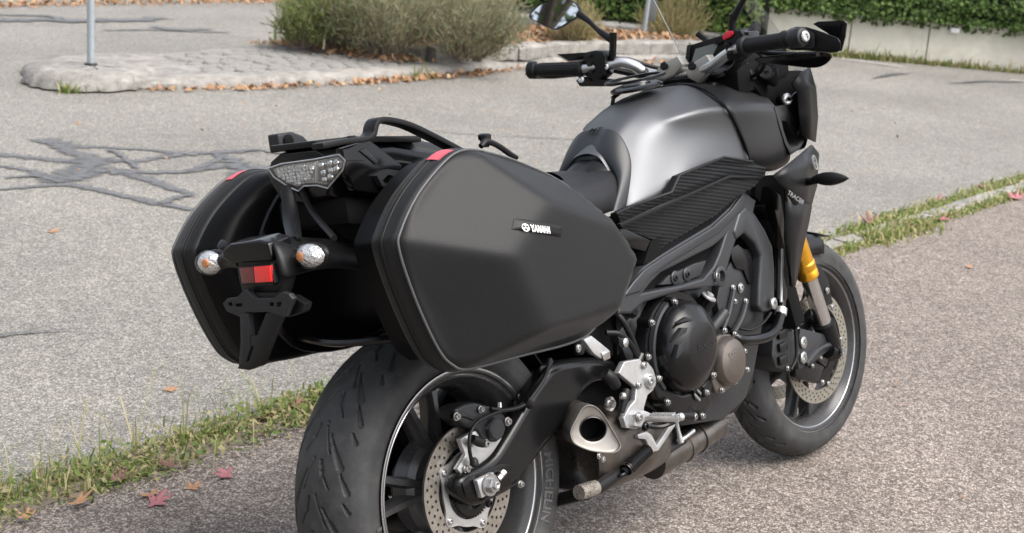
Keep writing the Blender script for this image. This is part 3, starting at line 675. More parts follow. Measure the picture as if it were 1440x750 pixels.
# ---- far kerb, retaining wall, hedge
FK = [G(600, 17), G(680, 27), G(760, 38), G(870, 47), G(960, 56), G(1040, 64)]
fk = bpy.data.objects.new('far_kerb', None); COL.objects.link(fk); fk['kind'] = 'structure'
fkl = spline([p*[1, 1, 0] for p in FK], 3)
for a, b in zip(fkl[:-1], fkl[1:]):
    d_ = nrm(b-a)*.008; build('kerb_stone', block((a+d_)[:2], (b-d_)[:2], .24, .14, -.04, .006), 'concrete', fk)
WL = [np.array(p) for p in ((13.6, .2), (12.45, 2.1), (11.83, 3.26), (11.36, 4.06), (10.98, 4.69), (10.62, 5.4), (10.5, 6.1), (10.55, 7.0), (10.75, 8.0), (11.1, 9.2), (11.7, 10.8))]
wall = thing('retaining_wall', 'low stained concrete retaining wall under the dark hedge', 'wall', (0, 0, 0))
for i, (a, b) in enumerate(zip(WL[:-1], WL[1:])):
    d = nrm(b-a); n_ = np.array([d[1], -d[0]]); 
    if n_ @ (np.array([0, 0])-a) < 0: n_ = -n_
    a2, b2 = a+d*.006, b-d*.006; rows = []
    for k in range(9):
        p = a2+(b2-a2)*(k/8)
        rows.append([(p[0], p[1], -.05), (p[0]-n_[0]*.02, p[1]-n_[1]*.02, .38), (p[0]-n_[0]*.035, p[1]-n_[1]*.035, .40), (p[0]-n_[0]*.3, p[1]-n_[1]*.3, .40), (p[0]-n_[0]*.3, p[1]-n_[1]*.3, -.05)])
    g = gridmesh(rows); g.f += [tuple(range(5)), tuple(reversed(range(40, 45)))]
    build('wall_panel', g, 'wall', wall, smooth=30)
c = G(1290, 40, 0.0); 
# small plate fixed to the wall
a, b = WL[3], WL[2]; d = nrm(b-a); n_ = np.array([d[1], -d[0]]); n_ = n_ if n_ @ (-a) > 0 else -n_
p = a+(b-a)*.25; o = build('wall_marker', box((p[0]+n_[0]*.006, p[1]+n_[1]*.006, .33), (.08, .02, .045), [[*d, 0], [*n_, 0], [0, 0, 1]]), 'white', bevel=.003)
tag(o, 'small white marker plate fixed high on the concrete wall', 'plate')

def hedge(name, label, line, z0, z1, depth, n, m_, leaf=.05, over=.1):
    t = thing(name, label, 'hedge', (line[0][0], line[0][1], 0)); o0 = np.array([line[0][0], line[0][1], 0]); lf = Geo(); co = Geo()
    segs = [np.linalg.norm(b-a) for a, b in zip(line[:-1], line[1:])]; T = sum(segs)
    V = []; Fc = []
    for i in range(n):
        s = rng.random()*T; k = 0
        while k < len(segs)-1 and s > segs[k]: s -= segs[k]; k += 1
        a, b = line[k], line[k+1]; d = (b-a)/segs[k]; n_ = np.array([d[1], -d[0]]); n_ = n_ if n_ @ (-a) > 0 else -n_
        z = z0+(z1-z0)*rng.random(); pos = a+d*s
        bul = .10*noise.noise((pos[0]*1.7, pos[1]*1.7, z*2.2))+.06*noise.noise((pos[0]*6, pos[1]*6, z*6))
        e = over+bul-abs(rng.normal(0, .05))-.25*max(0, (z-z1+.25))-(.10 if z < z0+.06 else 0)
        if rng.random() < .06: e += .06*rng.random()
        p = np.array([pos[0]+n_[0]*e, pos[1]+n_[1]*e, z+(.05*noise.noise((pos[0]*3, pos[1]*3, 1.1)) if z < z0+.15 else 0)])-o0
        nn = nrm(np.array([n_[0], n_[1], .6])+rng.normal(0, .55, 3)); x_ = nrm(np.cross(nn, rng.normal(0, 1, 3))); y_ = np.cross(nn, x_); s_ = leaf*(.6+.7*rng.random())
        m0 = len(V); V += [p-x_*s_*.55, p-y_*s_*.33+nn*.004, p+x_*s_*.55, p+y_*s_*.33+nn*.004]; Fc.append((m0, m0+1, m0+2, m0+3))
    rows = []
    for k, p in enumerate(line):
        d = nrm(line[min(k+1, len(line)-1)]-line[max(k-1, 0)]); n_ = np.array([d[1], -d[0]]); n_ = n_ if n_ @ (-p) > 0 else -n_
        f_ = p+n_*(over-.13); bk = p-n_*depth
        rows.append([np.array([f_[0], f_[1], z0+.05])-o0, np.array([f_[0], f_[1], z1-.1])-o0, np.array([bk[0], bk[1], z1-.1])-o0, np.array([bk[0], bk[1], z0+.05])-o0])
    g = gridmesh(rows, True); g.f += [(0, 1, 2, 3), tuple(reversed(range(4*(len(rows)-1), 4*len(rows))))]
    build('shade_core', g, mat('painted hedge shade', (.012, .016, .006), .9), t, smooth=0)  # shade inside the hedge, painted as a near-black block
    build('foliage', lf.add(V, Fc), m_, t, smooth=0)
hedge('hedge', 'dense dark green clipped hedge on top of the concrete wall', WL[:6], .33, 1.5, .6, 26000, 'hedge', .042, .10)
hedge('ivy_hedge', 'bright green ivy hedge growing down to the far kerb', [p for p in WL[5:]], .02, 1.5, .5, 15000, 'ivy', .05, .2)
wb = Geo()
for a, b in zip(WL[:5], WL[1:6]):
    d = nrm(b-a); n_ = np.array([d[1], -d[0]]); n_ = n_ if n_ @ (-a) > 0 else -n_
    for i in range(700):
        s = rng.random(); p = a+(b-a)*s+n_*abs(rng.normal(.03, .05)); 
        if patch(p[1], 1.3, 2) < rng.random()*.8: continue
        wb += blades(1, (p[0], p[0]+.001), p[1], .001, .05, -.012, wid=.006, lean=.6)
tag(build('wall_foot_weeds', wb, 'grass', smooth=0), 'thin band of weeds and grass along the foot of the wall', 'weeds', kind='stuff')

# ---- signal post beyond the island
b0 = G(903, 66, .0); t = thing('signal_post', 'grey signal post with a dark lamp housing beyond the leaf bed', 'post', (b0[0], b0[1], 0))
build('pole', lathe([(0, .020), (2.4, .020), (2.41, 0)], (0, 0, -.01), (.022, -.03, 1), n=16), 'galv', t)
build('foot', lathe([(0, .035), (.03, .035), (.035, 0)], (0, 0, .08), (0, 0, 1), n=16), 'signal', t)
dv = nrm(np.array([CR[0], CR[1], 0])); 
hc = np.array([0.01, -.012, .37])+dv*.04; ax3 = [dv, np.cross([0, 0, 1], dv), [0, 0, 1]]
build('lamp_housing', box(hc+np.array(ax3[1])*.03, (.085, .07, .26), ax3), 'signal_back', t, bevel=.008)
build('red_reflector', box(hc-dv*.075+np.array([0, 0, .11]), (.014, .012, .04), ax3), 'red', t)

# ---- trees across the parking area, behind the photographer: the mirror shows their crowns
def tree(label, loc, H, R_, n):
    t = thing('tree', label, 'tree', loc, 0, 'trees behind the parking area'); tr = Geo(); V = []; Fc = []
    tr += tube([(0, 0, -.1), (.05, 0, H*.25), (-.05, .05, H*.5), (.05, 0, H*.75)], [.2, .16, .12, .04], n=9)
    cl = []
    for k in range(30):
        a = rng.random()*6.28; e = rng.random(); rr = R_*(.35+.65*rng.random())*math.sqrt(max(.1, 1-(2*e-1)**2)); c = np.array([math.cos(a)*rr, math.sin(a)*rr, H*.28+e*H*.72])
        cl.append(c); tr += tube([(0, 0, c[2]*.6), c*[.5, .5, .82], c], [.05, .035, .012], n=5, sp=3)
    for i in range(n):
        c = cl[rng.integers(len(cl))]; p = c+rng.normal(0, R_*.24, 3)*[1, 1, .7]; nn = nrm(rng.normal(0, 1, 3)+np.array([0, 0, .6])); x_ = nrm(np.cross(nn, rng.normal(0, 1, 3))); y_ = np.cross(nn, x_); s_ = .055*(.6+.8*rng.random())
        m0 = len(V); V += [p-x_*s_, p-y_*s_*.6, p+x_*s_, p+y_*s_*.6]; Fc.append((m0, m0+1, m0+2, m0+3))
    build('trunk', tr, 'bark', t); build('crown', Geo().add(V, Fc), 'tree', t, smooth=0)
tree('broad leafy tree whose crown shows in the left mirror', (-10.2, 3.5, 0), 8.0, 2.8, 20000)
tree('second leafy tree standing behind the parking area', (-13.5, -3.0, 0), 9.0, 3.2, 14000)

# ================================================================== THE MOTORCYCLE
bike = thing('motorcycle', 'matt grey and black touring motorcycle parked leaning on its stand', 'motorcycle')
bike.matrix_world = BIKE_M
RIGHT = np.array([0, -1., 0])
def part(name, g, m, parent=None, **k): return build(name, g, m, parent or bike, **k)

# ---- wheels
def tyre_geo(R0, r_c, half, bead_y, bead_r, segs, period_n, nth=1150, nv=130, depth=.006):
    """tyre with real grooves: segs = [(v0,s0,v1,s1,w0,w1)] in metres for one period, on the right half"""
    b = R0-r_c; phi = np.linspace(-1.62, 1.62, nv); ys = half*np.sin(phi); rs = r_c+b*np.cos(phi)
    side = [(half*1.0, r_c-.012), (half*.985, r_c-.02), (bead_y+.006, bead_r+.010), (bead_y, bead_r+.003), (bead_y-.004, bead_r-.004)]
    prof = [(-y, r_) for y, r_ in side[::-1]]+list(zip(ys, rs))+side
    prof = np.array(prof); np_ = len(prof); k0 = len(side)
    arc = np.zeros(np_); arc[1:] = np.cumsum(np.hypot(*np.diff(prof, axis=0).T)); mid = arc[k0+nv//2-1]*.5+arc[k0+nv//2]*.5; arc -= mid
    th = np.arange(nth)/nth*2*np.pi; per = 2*np.pi*R0/period_n
    S = (th*R0)[:, None]; Vv = arc[None, :]; disp = np.zeros((nth, np_))
    for (v0, s0, v1, s1, w0, w1) in segs:
        for side_, off in ((-1, 0), (1, per/2)):
            vv = Vv*side_
            for sh in (-per, 0, per):
                ss = np.mod(S-off, per)-sh
                dx, dy = v1-v0, s1-s0; t_ = np.clip(((vv-v0)*dx+(ss-s0)*dy)/(dx*dx+dy*dy), 0, 1)
                dist = np.hypot(vv-(v0+t_*dx), ss-(s0+t_*dy)); w = w0+(w1-w0)*t_
                disp = np.maximum(disp, np.clip((w*1.25-dist)/.0013+.5, 0, 1))
    n_y = np.gradient(prof[:, 0]); n_r = np.gradient(prof[:, 1]); ln = np.hypot(n_y, n_r); ny, nr = -n_r/ln, n_y/ln   # outward
    Y = prof[:, 0][None, :]-disp*depth*ny[None, :]*1.0; Rr = prof[:, 1][None, :]-disp*depth*nr[None, :]
    X = Rr*np.cos(th)[:, None]; Z = Rr*np.sin(th)[:, None]; Y = np.broadcast_to(Y, X.shape)
    g = Geo(); g.v = list(map(tuple, np.stack([X, Y, Z], 2).reshape(-1, 3)))
    i = np.arange(nth)[:, None]; j = np.arange(np_-1)[None, :]; i2 = (i+1) % nth
    g.f = list(map(tuple, np.stack([i*np_+j, i2*np_+j, i2*np_+j+1, i*np_+j+1], 2).reshape(-1, 4)))
    return g
def shift(g, c): g.v = [(v_[0]+c[0], v_[1]+c[1], v_[2]+c[2]) for v_ in g.v]; return g
HEAD = np.array([1.54, 0, 0.]); HAX = np.array([-math.sin(rad(24)), 0, math.cos(rad(24))]); STEER = -0.0836
SM = Matrix.Translation(HEAD) @ Matrix.Rotation(STEER, 4, Vector(HAX)) @ Matrix.Translation(-Vector(HEAD))
def steered(g):
    M_ = np.array(SM)[:3]; A = np.c_[np.array(g.v), np.ones(len(g.v))] @ M_.T; g.v = list(map(tuple, A)); return g
def spoke(c, a_in, r_in, a_out, r_out, w0, w1, y0, y1, t0, t1):
    """tapered bar in the wheel plane, rounded by bevel; y = lateral place, t = thickness"""
    rows = []
    for k in range(7):
        f_ = k/6; a = a_in+(a_out-a_in)*f_; r_ = r_in+(r_out-r_in)*f_; w = w0+(w1-w0)*f_+.006*max(0, f_-.8)*5; y_ = y0+(y1-y0)*f_; t_ = t0+(t1-t0)*f_
        p = np.array([math.cos(a)*r_, y_, math.sin(a)*r_]); e = np.array([-math.sin(a), 0, math.cos(a)])
        rows.append([p+e*w*.7+np.array([0, t_/2, 0]), p+e*w+np.array([0, t_*.2, 0]), p+e*w+np.array([0, -t_*.2, 0]), p+e*w*.55-np.array([0, t_/2, 0]), p-e*w*.55-np.array([0, t_/2, 0]), p-e*w+np.array([0, -t_*.2, 0]), p-e*w+np.array([0, t_*.2, 0]), p-e*w*.7+np.array([0, t_/2, 0])])
    return shift(gridmesh(rows, True), c)
def side_text(s, R_, yfun, size, th0, gap=1.0):
    g = text_geo(s, (0, 0, 0), (1, 0, 0), (0, 1, 0), 1, bold=.02); out = Geo()
    W = max(u[0] for u in g.uv)
    for (u, w) in g.uv:
        a = th0-u*size*gap/R_; r_ = R_+w*size; out.v.append((math.cos(a)*r_, yfun(r_), math.sin(a)*r_))
    out.f = [tuple(f_) for f_ in g.f]; return out

AX_R = np.array([0, 0, .315]); AX_F = np.array([1.44, 0, .296])
def rim_geo(half, lip, c):
    h = half; pr = [(-h, lip), (-h, lip-.007), (-h+.006, lip-.010), (-h+.008, lip-.018), (-h+.016, lip-.024), (-h+.030, lip-.034), (-.012, lip-.040), (.012, lip-.040), (h-.030, lip-.034), (h-.016, lip-.024), (h-.008, lip-.018), (h-.006, lip-.010), (h, lip-.007), (h, lip),
                      (h-.006, lip-.002), (h-.012, lip-.014), (h-.03, lip-.026), (0, lip-.032), (-h+.03, lip-.026), (-h+.012, lip-.014), (-h+.006, lip-.002)]
    return lathe(pr, c, (0, 1, 0), n=120, closed=True)
# rear wheel
rw = part('rear_wheel', rim_geo(.083, .2285, AX_R), 'rim', smooth=30)
segs = [(.006, .000, .026, .052, .0009, .0012), (.0265, .052, .028, .056, .0016, .0016), (.006, -.002, .006, .002, .0018, .0018),
        (.022, .020, .036, .045, .0014, .0018), (.036, .045, .055, .080, .0030, .0052),
        (.046, .058, .058, .095, .0010, .0012), (.058, .095, .072, .125, .0018, .0042), (.046, .058, .047, .060, .002, .002),
        (.012, .070, .018, .092, .003, .004), (.018, .092, .034, .118, .0012, .0010), (.064, .012, .074, .03, .001, .003)]
part('rim_highlight', lathe([(-.0842, .2288), (-.0846, .2268), (-.0842, .2248)], AX_R, (0, 1, 0), n=120, cap=False), 'lip', rw)  # added bright rings draw the highlight lines of the rim
part('rim_highlight', lathe([(-.0765, .2160), (-.0772, .2145), (-.0760, .2125)], AX_R, (0, 1, 0), n=120, cap=False), 'lip', rw)
rt = part('tyre', shift(tyre_geo(.315, .262, .0905, .079, .2265, segs, 15), AX_R), 'tyre', rw, smooth=50)
def sw_y(r_): return -np.interp(r_, [.2295, .236, .242, .250, .262], [.080, .0855, .0892, .0908, .0912])-.0022
part('lettering', shift(side_text('MICHELIN', .2345, sw_y, .025, rad(2), 1.25), AX_R), 'letter', rw, smooth=0)
part('lettering', shift(side_text('MICHELIN', .2345, sw_y, .025, rad(215), 1.25), AX_R), 'letter', rw, smooth=0)
part('hub', lathe([(-.06, .03), (-.06, .050), (-.045, .058), (.045, .058), (.06, .062), (.06, .03)], AX_R, (0, 1, 0), n=40, closed=True), 'rim', rw)
for k in range(5):
    a = rad(90+10+72*k)
    for s in (-1, 1):
        part('spoke', spoke(AX_R, a+s*.16, .050, a+s*.20, .192, .012, .0085, -.012, -.008, .05, .036), 'rim', rw, smooth=60)
part('web', lathe([(-.03, .055), (-.03, .088), (-.018, .098), (.018, .098), (.03, .088), (.03, .055)], AX_R, (0, 1, 0), n=50, closed=True), 'rim', rw)
def disc(c, axis, R_, r_, rb, nb, th, holes_per, rows_, mdisc, wheel, y_shift, hole_r=.0032):
    x, y_, d = frame_of(axis); H = []
    for i in range(holes_per):
        for j, rr in enumerate(rows_):
            a = 2*math.pi*(i+j*.37)/holes_per; H.append(circle(np.array(c)+rr*(math.cos(a)*x+math.sin(a)*y_), axis, hole_r, 8))
    H.append(circle(c, axis, r_, 60))
    part('brake_disc', plate(circle(c, axis, R_, 96), -d*th, H), mdisc, wheel, smooth=30)
    # carrier with arms and rivets
    H = [circle(c, axis, rb-.024, 40)]
    L_ = []
    for i in range(120):
        a = 2*math.pi*i/120; k = .5+.5*math.cos(a*nb); L_.append(np.array(c)+(r_-.010+.016*k**3)*(math.cos(a)*x+math.sin(a)*y_)+d*.002)
    part('disc_carrier', plate(L_, -d*.004, H), 'carrier', wheel, smooth=30)
    for i in range(nb):
        a = 2*math.pi*i/nb; part('disc_bolt', bolt(np.array(c)+(r_-.004)*(math.cos(a)*x+math.sin(a)*y_)+d*.002, axis, .0058, .004), 'bolt', wheel)
disc(AX_R+RIGHT*.088, RIGHT, .1225, .083, .083, 5, .005, 34, (.092, .1035, .114), 'disc', rw, 0)
# toothed ring
x, y_, d = frame_of(RIGHT); L_ = []
for i in range(192):
    a = 2*math.pi*i/192; L_.append(AX_R+RIGHT*.098+(.056 if i % 4 < 2 else .051)*(math.cos(a)*x+math.sin(a)*y_))
part('sensor_ring', plate(L_, RIGHT*-.004, [circle(AX_R+RIGHT*.098, RIGHT, .04, 40)]), 'cover', rw, smooth=0)
part('sprocket', lathe([(-.004, .05), (-.004, .105), (.004, .105), (.004, .05)], AX_R+RIGHT*-.088, (0, 1, 0), n=80, closed=True), 'cover', rw)
ch = []
for k in range(110):   # drive chain around sprocket, left side
    f_ = k/109
    if f_ < .42: a = rad(90+200*f_/.42); p = AX_R+np.array([math.cos(a)*.108, .088, math.sin(a)*.108])
    elif f_ < .71: t_ = (f_-.42)/.29; p = AX_R+np.array([.03+.52*t_, .088, -.104+.10*t_])
    else: t_ = (f_-.71)/.29; p = AX_R+np.array([.55-.55*t_, .088, .06+.048*t_])
    ch.append(box(p, (.012, .016, .015)))
g = Geo()
for b_ in ch: g += b_
tag(part('drive_chain', g, 'cover', smooth=0), kind='stuff')

# front wheel (steered slightly to the right)
fw = part('front_wheel', steered(rim_geo(.054, .2285, AX_F)), 'rim', smooth=30)
segsF = [(.006, .0, .020, .035, .0016, .0024), (.026, .030, .040, .052, .0024, .0030), (.012, .055, .024, .085, .0018, .0024), (.034, .078, .048, .098, .0022, .0028), (.004, .098, .014, .12, .0012, .0018)]
part('rim_highlight', steered(lathe([(-.0552, .2288), (-.0556, .2268), (-.0552, .2248)], AX_F, (0, 1, 0), n=120, cap=False)), 'lip', fw)
part('rim_highlight', steered(lathe([(-.0475, .2160), (-.0482, .2145), (-.0470, .2125)], AX_F, (0, 1, 0), n=120, cap=False)), 'lip', fw)
ft = part('tyre', steered(shift(tyre_geo(.294, .247, .0600, .0515, .2265, segsF, 15, nth=800, nv=90), AX_F)), 'tyre', fw, smooth=50)
part('hub', steered(lathe([(-.05, .02), (-.05, .04), (-.03, .046), (.03, .046), (.05, .04), (.05, .02)], AX_F, (0, 1, 0), n=32, closed=True)), 'rim', fw)
for k in range(5):
    a = rad(90+30+72*k)
    for s in (-1, 1): part('spoke', steered(spoke(AX_F, a+s*.17, .038, a+s*.20, .194, .010, .0075, 0, 0, .044, .032)), 'rim', fw, smooth=60)
def disc_f(yo):
    n0 = len(bpy.data.objects); x, y_, d = frame_of(RIGHT); c = AX_F+RIGHT*yo; H = []
    for i in range(40):
        for j, rr in enumerate((.122, .131, .140)):
            a = 2*math.pi*(i+j*.37)/40; H.append(circle(c+rr*(math.cos(a)*x+math.sin(a)*y_), RIGHT, .0030, 8))
    H.append(circle(c, RIGHT, .114, 60)); part('brake_disc', steered(plate(circle(c, RIGHT, .149, 110), -d*.0045*np.sign(yo), H)), 'disc_front', fw, smooth=30)
    L_ = []
    for i in range(140):
        a = 2*math.pi*i/140; k = .5+.5*math.cos(a*5); L_.append(c+(.095+.022*k**4)*(math.cos(a)*x+math.sin(a)*y_)+d*.002*np.sign(yo))
    part('disc_carrier', steered(plate(L_, -d*.004*np.sign(yo), [circle(c, RIGHT, .07, 40)])), 'cover', fw, smooth=30)
    for i in range(5):
        a = 2*math.pi*i/5; part('disc_bolt', steered(bolt(c+.112*(math.cos(a)*x+math.sin(a)*y_)+d*.003*np.sign(yo), RIGHT*np.sign(yo), .006, .004)), 'bolt', fw)
disc_f(.064); disc_f(-.064)
part('valve', steered(lathe([(0, .004), (.035, .0035), (.036, 0)], AX_F+np.array([-.02, -.01, -.188]), (.15, -.55, .8), n=8)), 'cover', fw)

# ---- swingarm, rear brake
SWY = -.128
sw_top = [(648, 672), (658, 664), (678, 654), (694, 642), (706, 626), (735, 577), (749, 552), (766, 528), (782, 512), (812, 505), (848, 503), (868, 508)]
sw_low = [(872, 535), (842, 540), (822, 555), (800, 592), (768, 632), (741, 668), (731, 684), (688, 708), (668, 712), (652, 700), (645, 686)]
sw = part('swingarm', plate(spline(qs(sw_top+sw_low, SWY), 3, True), (0, .045, 0), bevel=.017), 'cover', smooth=50)
part('swingarm_brace', tube([(.42, 0, .46), (.3, 0, .45), (.22, 0, .47)], [.06, .06, .04], n=10, flat=(1.9, .6)), 'panel')
part('chain_side_arm', prism([p*[1, -1, 1] for p in qs(sw_top+sw_low, SWY)], (0, -.035, 0)), 'panel', bevel=.008)
part('axle_plate', prism(qs([(650, 680), (664, 668), (705, 652), (722, 655), (724, 668), (715, 682), (672, 704), (656, 700)], SWY-.003), (0, .003, 0)), 'gloss', bevel=.002)
ab = part('axle_block', prism(qs([(671, 676), (694, 664), (702, 686), (678, 701)], SWY-.016), (0, .012, 0)), 'silver', bevel=.002)
ax_c = q(689, 682, SWY-.018)
x, y_, d = frame_of(RIGHT)
part('axle_nut', lathe([(0, .019), (.003, .019), (.0032, .0150), (.013, .0150), (.0145, .0135), (.0145, .0085), (.019, .0085), (.0195, .006), (.017, .0)], ax_c, RIGHT, n=6), 'bolt', smooth=20)
part('axle_washer', lathe([(0, .021), (.003, .021), (.003, 0)], ax_c, RIGHT, n=30), 'bolt')
part('adjuster_bolt', tube([q(700, 674, SWY-.008), q(709, 664, SWY-.008)], .0065, n=6), 'bolt'); part('adjuster_nut', lathe([(0, .008), (.008, .008), (.008, 0)], q(704, 668, SWY-.008), nrm(q(709, 664, SWY)-q(700, 674, SWY)), n=6), 'bolt', smooth=10)
part('swingarm_bolt', bolt(q(731, 681, SWY-.004), RIGHT, .0055, .008), 'bolt'); part('swingarm_bolt', bolt(q(686, 708, SWY-.004), RIGHT, .006, .008), 'cover')
cal = part('rear_caliper', prism(qs([(640, 575), (652, 569), (668, 566), (686, 571), (702, 573), (713, 588), (712, 606), (700, 622), (682, 622), (672, 605), (655, 600), (642, 590)], -.122), (0, .045, 0)), 'engine', bevel=.006, seg=3)
part('piston_cap', lathe([(0, .0215), (.012, .0215), (.015, .019), (.015, 0)], q(692, 603, -.121), RIGHT, n=28), 'engine', cal)
part('cap_lettering', text_geo('NISSIN', q(683, 606, -.1375), (1, 0, .25), (0, 0, 1), .0105, .0006, bold=.01), 'plastic_grey', cal, smooth=0)
part('caliper_bracket', prism(qs([(647, 618), (668, 606), (704, 604), (707, 622), (690, 646), (668, 661), (650, 668), (643, 660), (655, 640)], -.116), (0, .012, 0)), 'silver', bevel=.003)
part('slide_boot', tube([q(664, 617, -.135), q(672, 621, -.135), q(681, 624, -.135)], [.008, .0095, .0085], n=14, sp=2), 'rubber', cal)
for (a, b, yy, rr) in ((682, 624, -.138, .0062), (713, 593, -.124, .0065), (641, 586, -.124, .006), (675, 576, -.124, .005), (655, 660, -.118, .006)):
    part('caliper_bolt', bolt(q(a, b, yy), RIGHT, rr, .008, socket=True), 'bolt')
part('bleed_nipple', tube([q(703, 573, -.115), q(703, 566, -.115)], [.0045, .0035], n=8), 'bolt', cal)
part('guide_pin', tube([q(636, 585, -.118), q(650, 585, -.118), q(663, 590, -.118)], .0055, n=10), 'cover', cal)
part('sensor_cable', tube([q(664, 652, -.132), q(660, 630, -.136), q(662, 608, -.134), q(674, 592, -.132), q(700, 580, -.132), q(728, 572, -.132), q(742, 562, -.134), q(756, 545, -.136), q(768, 526, -.136), q(776, 508, -.13)], .0036, n=8), 'rubber')
part('sensor_plug', lathe([(0, .004), (.004, .009), (.012, .0085), (.018, .004)], q(667, 657, -.132), (.1, 0, 1), n=14), 'rubber')
part('brake_hose', tube([q(690, 575, -.125), q(712, 577, -.132), q(736, 570, -.136), q(752, 552, -.138), q(766, 530, -.138), q(774, 505, -.13)], .0042, n=8), 'rubber')
part('hose_clip', tube([q(738, 563, -.136), q(746, 570, -.136)], .009, n=10), 'plastic')
# hugger-less wheel arch and inner dark body behind the wheel
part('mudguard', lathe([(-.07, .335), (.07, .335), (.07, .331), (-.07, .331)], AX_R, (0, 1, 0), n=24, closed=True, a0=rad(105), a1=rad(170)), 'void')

# ---- panniers: soft cases hanging on both sides
PIPE_Y = -.283
pip = [(676, 212.5), (647, 211), (622, 226), (584, 272), (560, 322), (557, 352), (581, 424), (611.5, 490), (632, 514), (657, 520), (728, 502), (804, 482), (836, 459), (857, 412), (862, 376), (846, 318), (796, 262), (728, 228)]
PIPE = spline(qs(pip, PIPE_Y), 6, True)
def pannier(side, label):
    P_ = [np.array([p[0], p[2]]) for p in PIPE]; n = len(P_); c = np.mean(P_, 0)
    cor = [np.array(v_)[[0, 2]] for v_ in qs([(652, 208), (557, 338), (645, 520), (838, 459), (867, 374), (797, 260)], PIPE_Y)]
    H = .088; E = [(0, 1, .160), (1, 2, .150), (2, 3, .045), (3, 4, .06), (4, 5, .035), (5, 0, .075)]   # edge i-j, distance at which the raised face is reached
    def hgt(p):
        hs_ = []
        for i, j, D in E:
            a, b = cor[i], cor[j]; d_ = nrm(b-a); n_ = np.array([d_[1], -d_[0]]); n_ = n_ if n_ @ (c-a) > 0 else -n_
            hs_.append(max((p-a) @ n_, -.01)*H/D+.006)
        hs_.append(H); hs_ = np.array(hs_); k = .0035
        return -k*math.log(np.exp(-hs_/k).sum())
    root = thing('pannier', label, 'pannier', group='soft panniers of the motorcycle'); root.matrix_world = BIKE_M
    sg = -1 if side == 'R' else 1
    def pt(p, y): return np.array([p[0], y*(-sg), p[1]])      # y given for the right side
    def ring(s, y): return [pt(c+(p-c)*s, y) for p in P_]
    rows = [ring(.985, PIPE_Y+.004), ring(.992, PIPE_Y-.004)]
    m_ = 22
    for k in range(1, m_):
        s = .985*(1-(k/m_)); row = []
        for p in P_:
            pp = c+(p-c)*s; rim = min(1, (1-s)/.035)
            row.append(pt(pp, PIPE_Y-.006-hgt(pp)*math.sqrt(rim)))
        rows.append(row)
    rows.append([pt(c, PIPE_Y-.006-hgt(c))]*n)
    g = gridmesh(rows, True)
    if sg > 0: g.f = [tuple(reversed(f_)) for f_ in g.f]
    build('lid', g, 'fabric', root, smooth=180)
    rows = [ring(.9, -.222), ring(.97, -.222), ring(.992, -.227), ring(1.006, -.236), ring(1.010, -.254), ring(1.010, PIPE_Y+.010), ring(.998, PIPE_Y+.002), ring(.985, PIPE_Y)]
    g = gridmesh(rows, True); g.f.append(tuple(range(n)))
    if sg < 0: g.f = [tuple(reversed(f_)) for f_ in g.f]
    build('side_band', g, 'fabric', root, smooth=60)
    def loop_tube(s, y, r_, name, m_):
        L_ = ring(s, y); L_.append(L_[0]); L_.append(L_[1]); build(name, tube(L_, r_, n=8, sp=1, cap=False), m_, root)
    loop_tube(.992, PIPE_Y-.005, .0024, 'piping', 'piping')
    loop_tube(1.0105, -.255, .0020, 'zip_track', 'rubber'); loop_tube(1.0095, -.246, .0014, 'zip_track', 'rubber')
    # back shell
    rows = [ring(.55, -.160), ring(.86, -.160), ring(.93, -.168), ring(.97 if sg > 0 else .92, -.185), ring(.985 if sg > 0 else .93, -.2165)]
    g = gridmesh(rows, True); g.f.append(tuple(range(n))); build('back_shell', g, 'cowl', root, smooth=40)
    # red fabric tag along the zip
    i0 = int(1.3*6); pts_ = []
    for k in range(i0, i0+6): pts_.append(k % n)
    rows = [[pt(c+(P_[k]-c)*s, y) for k in pts_] for s, y in ((1.006, -.276), (1.016, -.268), (1.022, -.256), (1.020, -.248))]
    build('red_tag', gridmesh(rows), 'tag', root, smooth=60)
    if sg < 0:
        fa = hgt(np.array(q(760, 320, PIPE_Y-.06)[[0, 2]])); Yb = PIPE_Y-.006-fa
        def surf(px_, py_, d_):
            p = q(px_, py_, Yb)
            for _ in range(4): p = q(px_, py_, PIPE_Y-.006-hgt(p[[0, 2]])*1.0)
            return p+[0, -d_, 0]
        rows = []
        for k in range(25):
            t_ = k/24; e_ = min(1, min(t_, 1-t_)*14); top_ = np.array([729-6*max(0, 1-t_*10)+62*t_, 307.2+11.2*t_]); bot_ = np.array([719.5+69.5*t_, 322.2+11.4*t_])
            rows.append([surf(*(bot_+(top_-bot_)*w_), .0004+.0032*e_*(1 if 0 < w_ < 1 else .2)) for w_ in (0, .12, .35, .65, .88, 1)])
        g = gridmesh(rows); bd = build('badge', g, 'rubber', root, smooth=50)
        a_, b_ = q(743, 325.2, Yb-.0042), q(762, 327.6, Yb-.0042); up_ = q(743, 314, Yb)-q(743, 325, Yb)
        tg = text_geo('YAMAHA', q(748.5, 325.4, Yb-.0038), b_-a_, up_, .0165, .0004, bold=.03, xs=.70)
        def press(g_): g_.v = [(v_[0], PIPE_Y-.006-hgt(np.array([v_[0], v_[2]]))-.0050, v_[2]) for v_ in g_.v]; return g_
        build('badge_lettering', press(tg), 'white', root, smooth=0)
        o_ = q(743.5, 319.8, Yb-.0038); x_ = nrm(b_-a_); u_ = nrm(up_-x_*np.dot(up_, x_)); g = Geo()
        ring_ = lambda r_: [o_+r_*(math.cos(2*math.pi*k/28)*x_+math.sin(2*math.pi*k/28)*u_) for k in range(28)]
        g += gridmesh([ring_(.0068), ring_(.0056)], True)
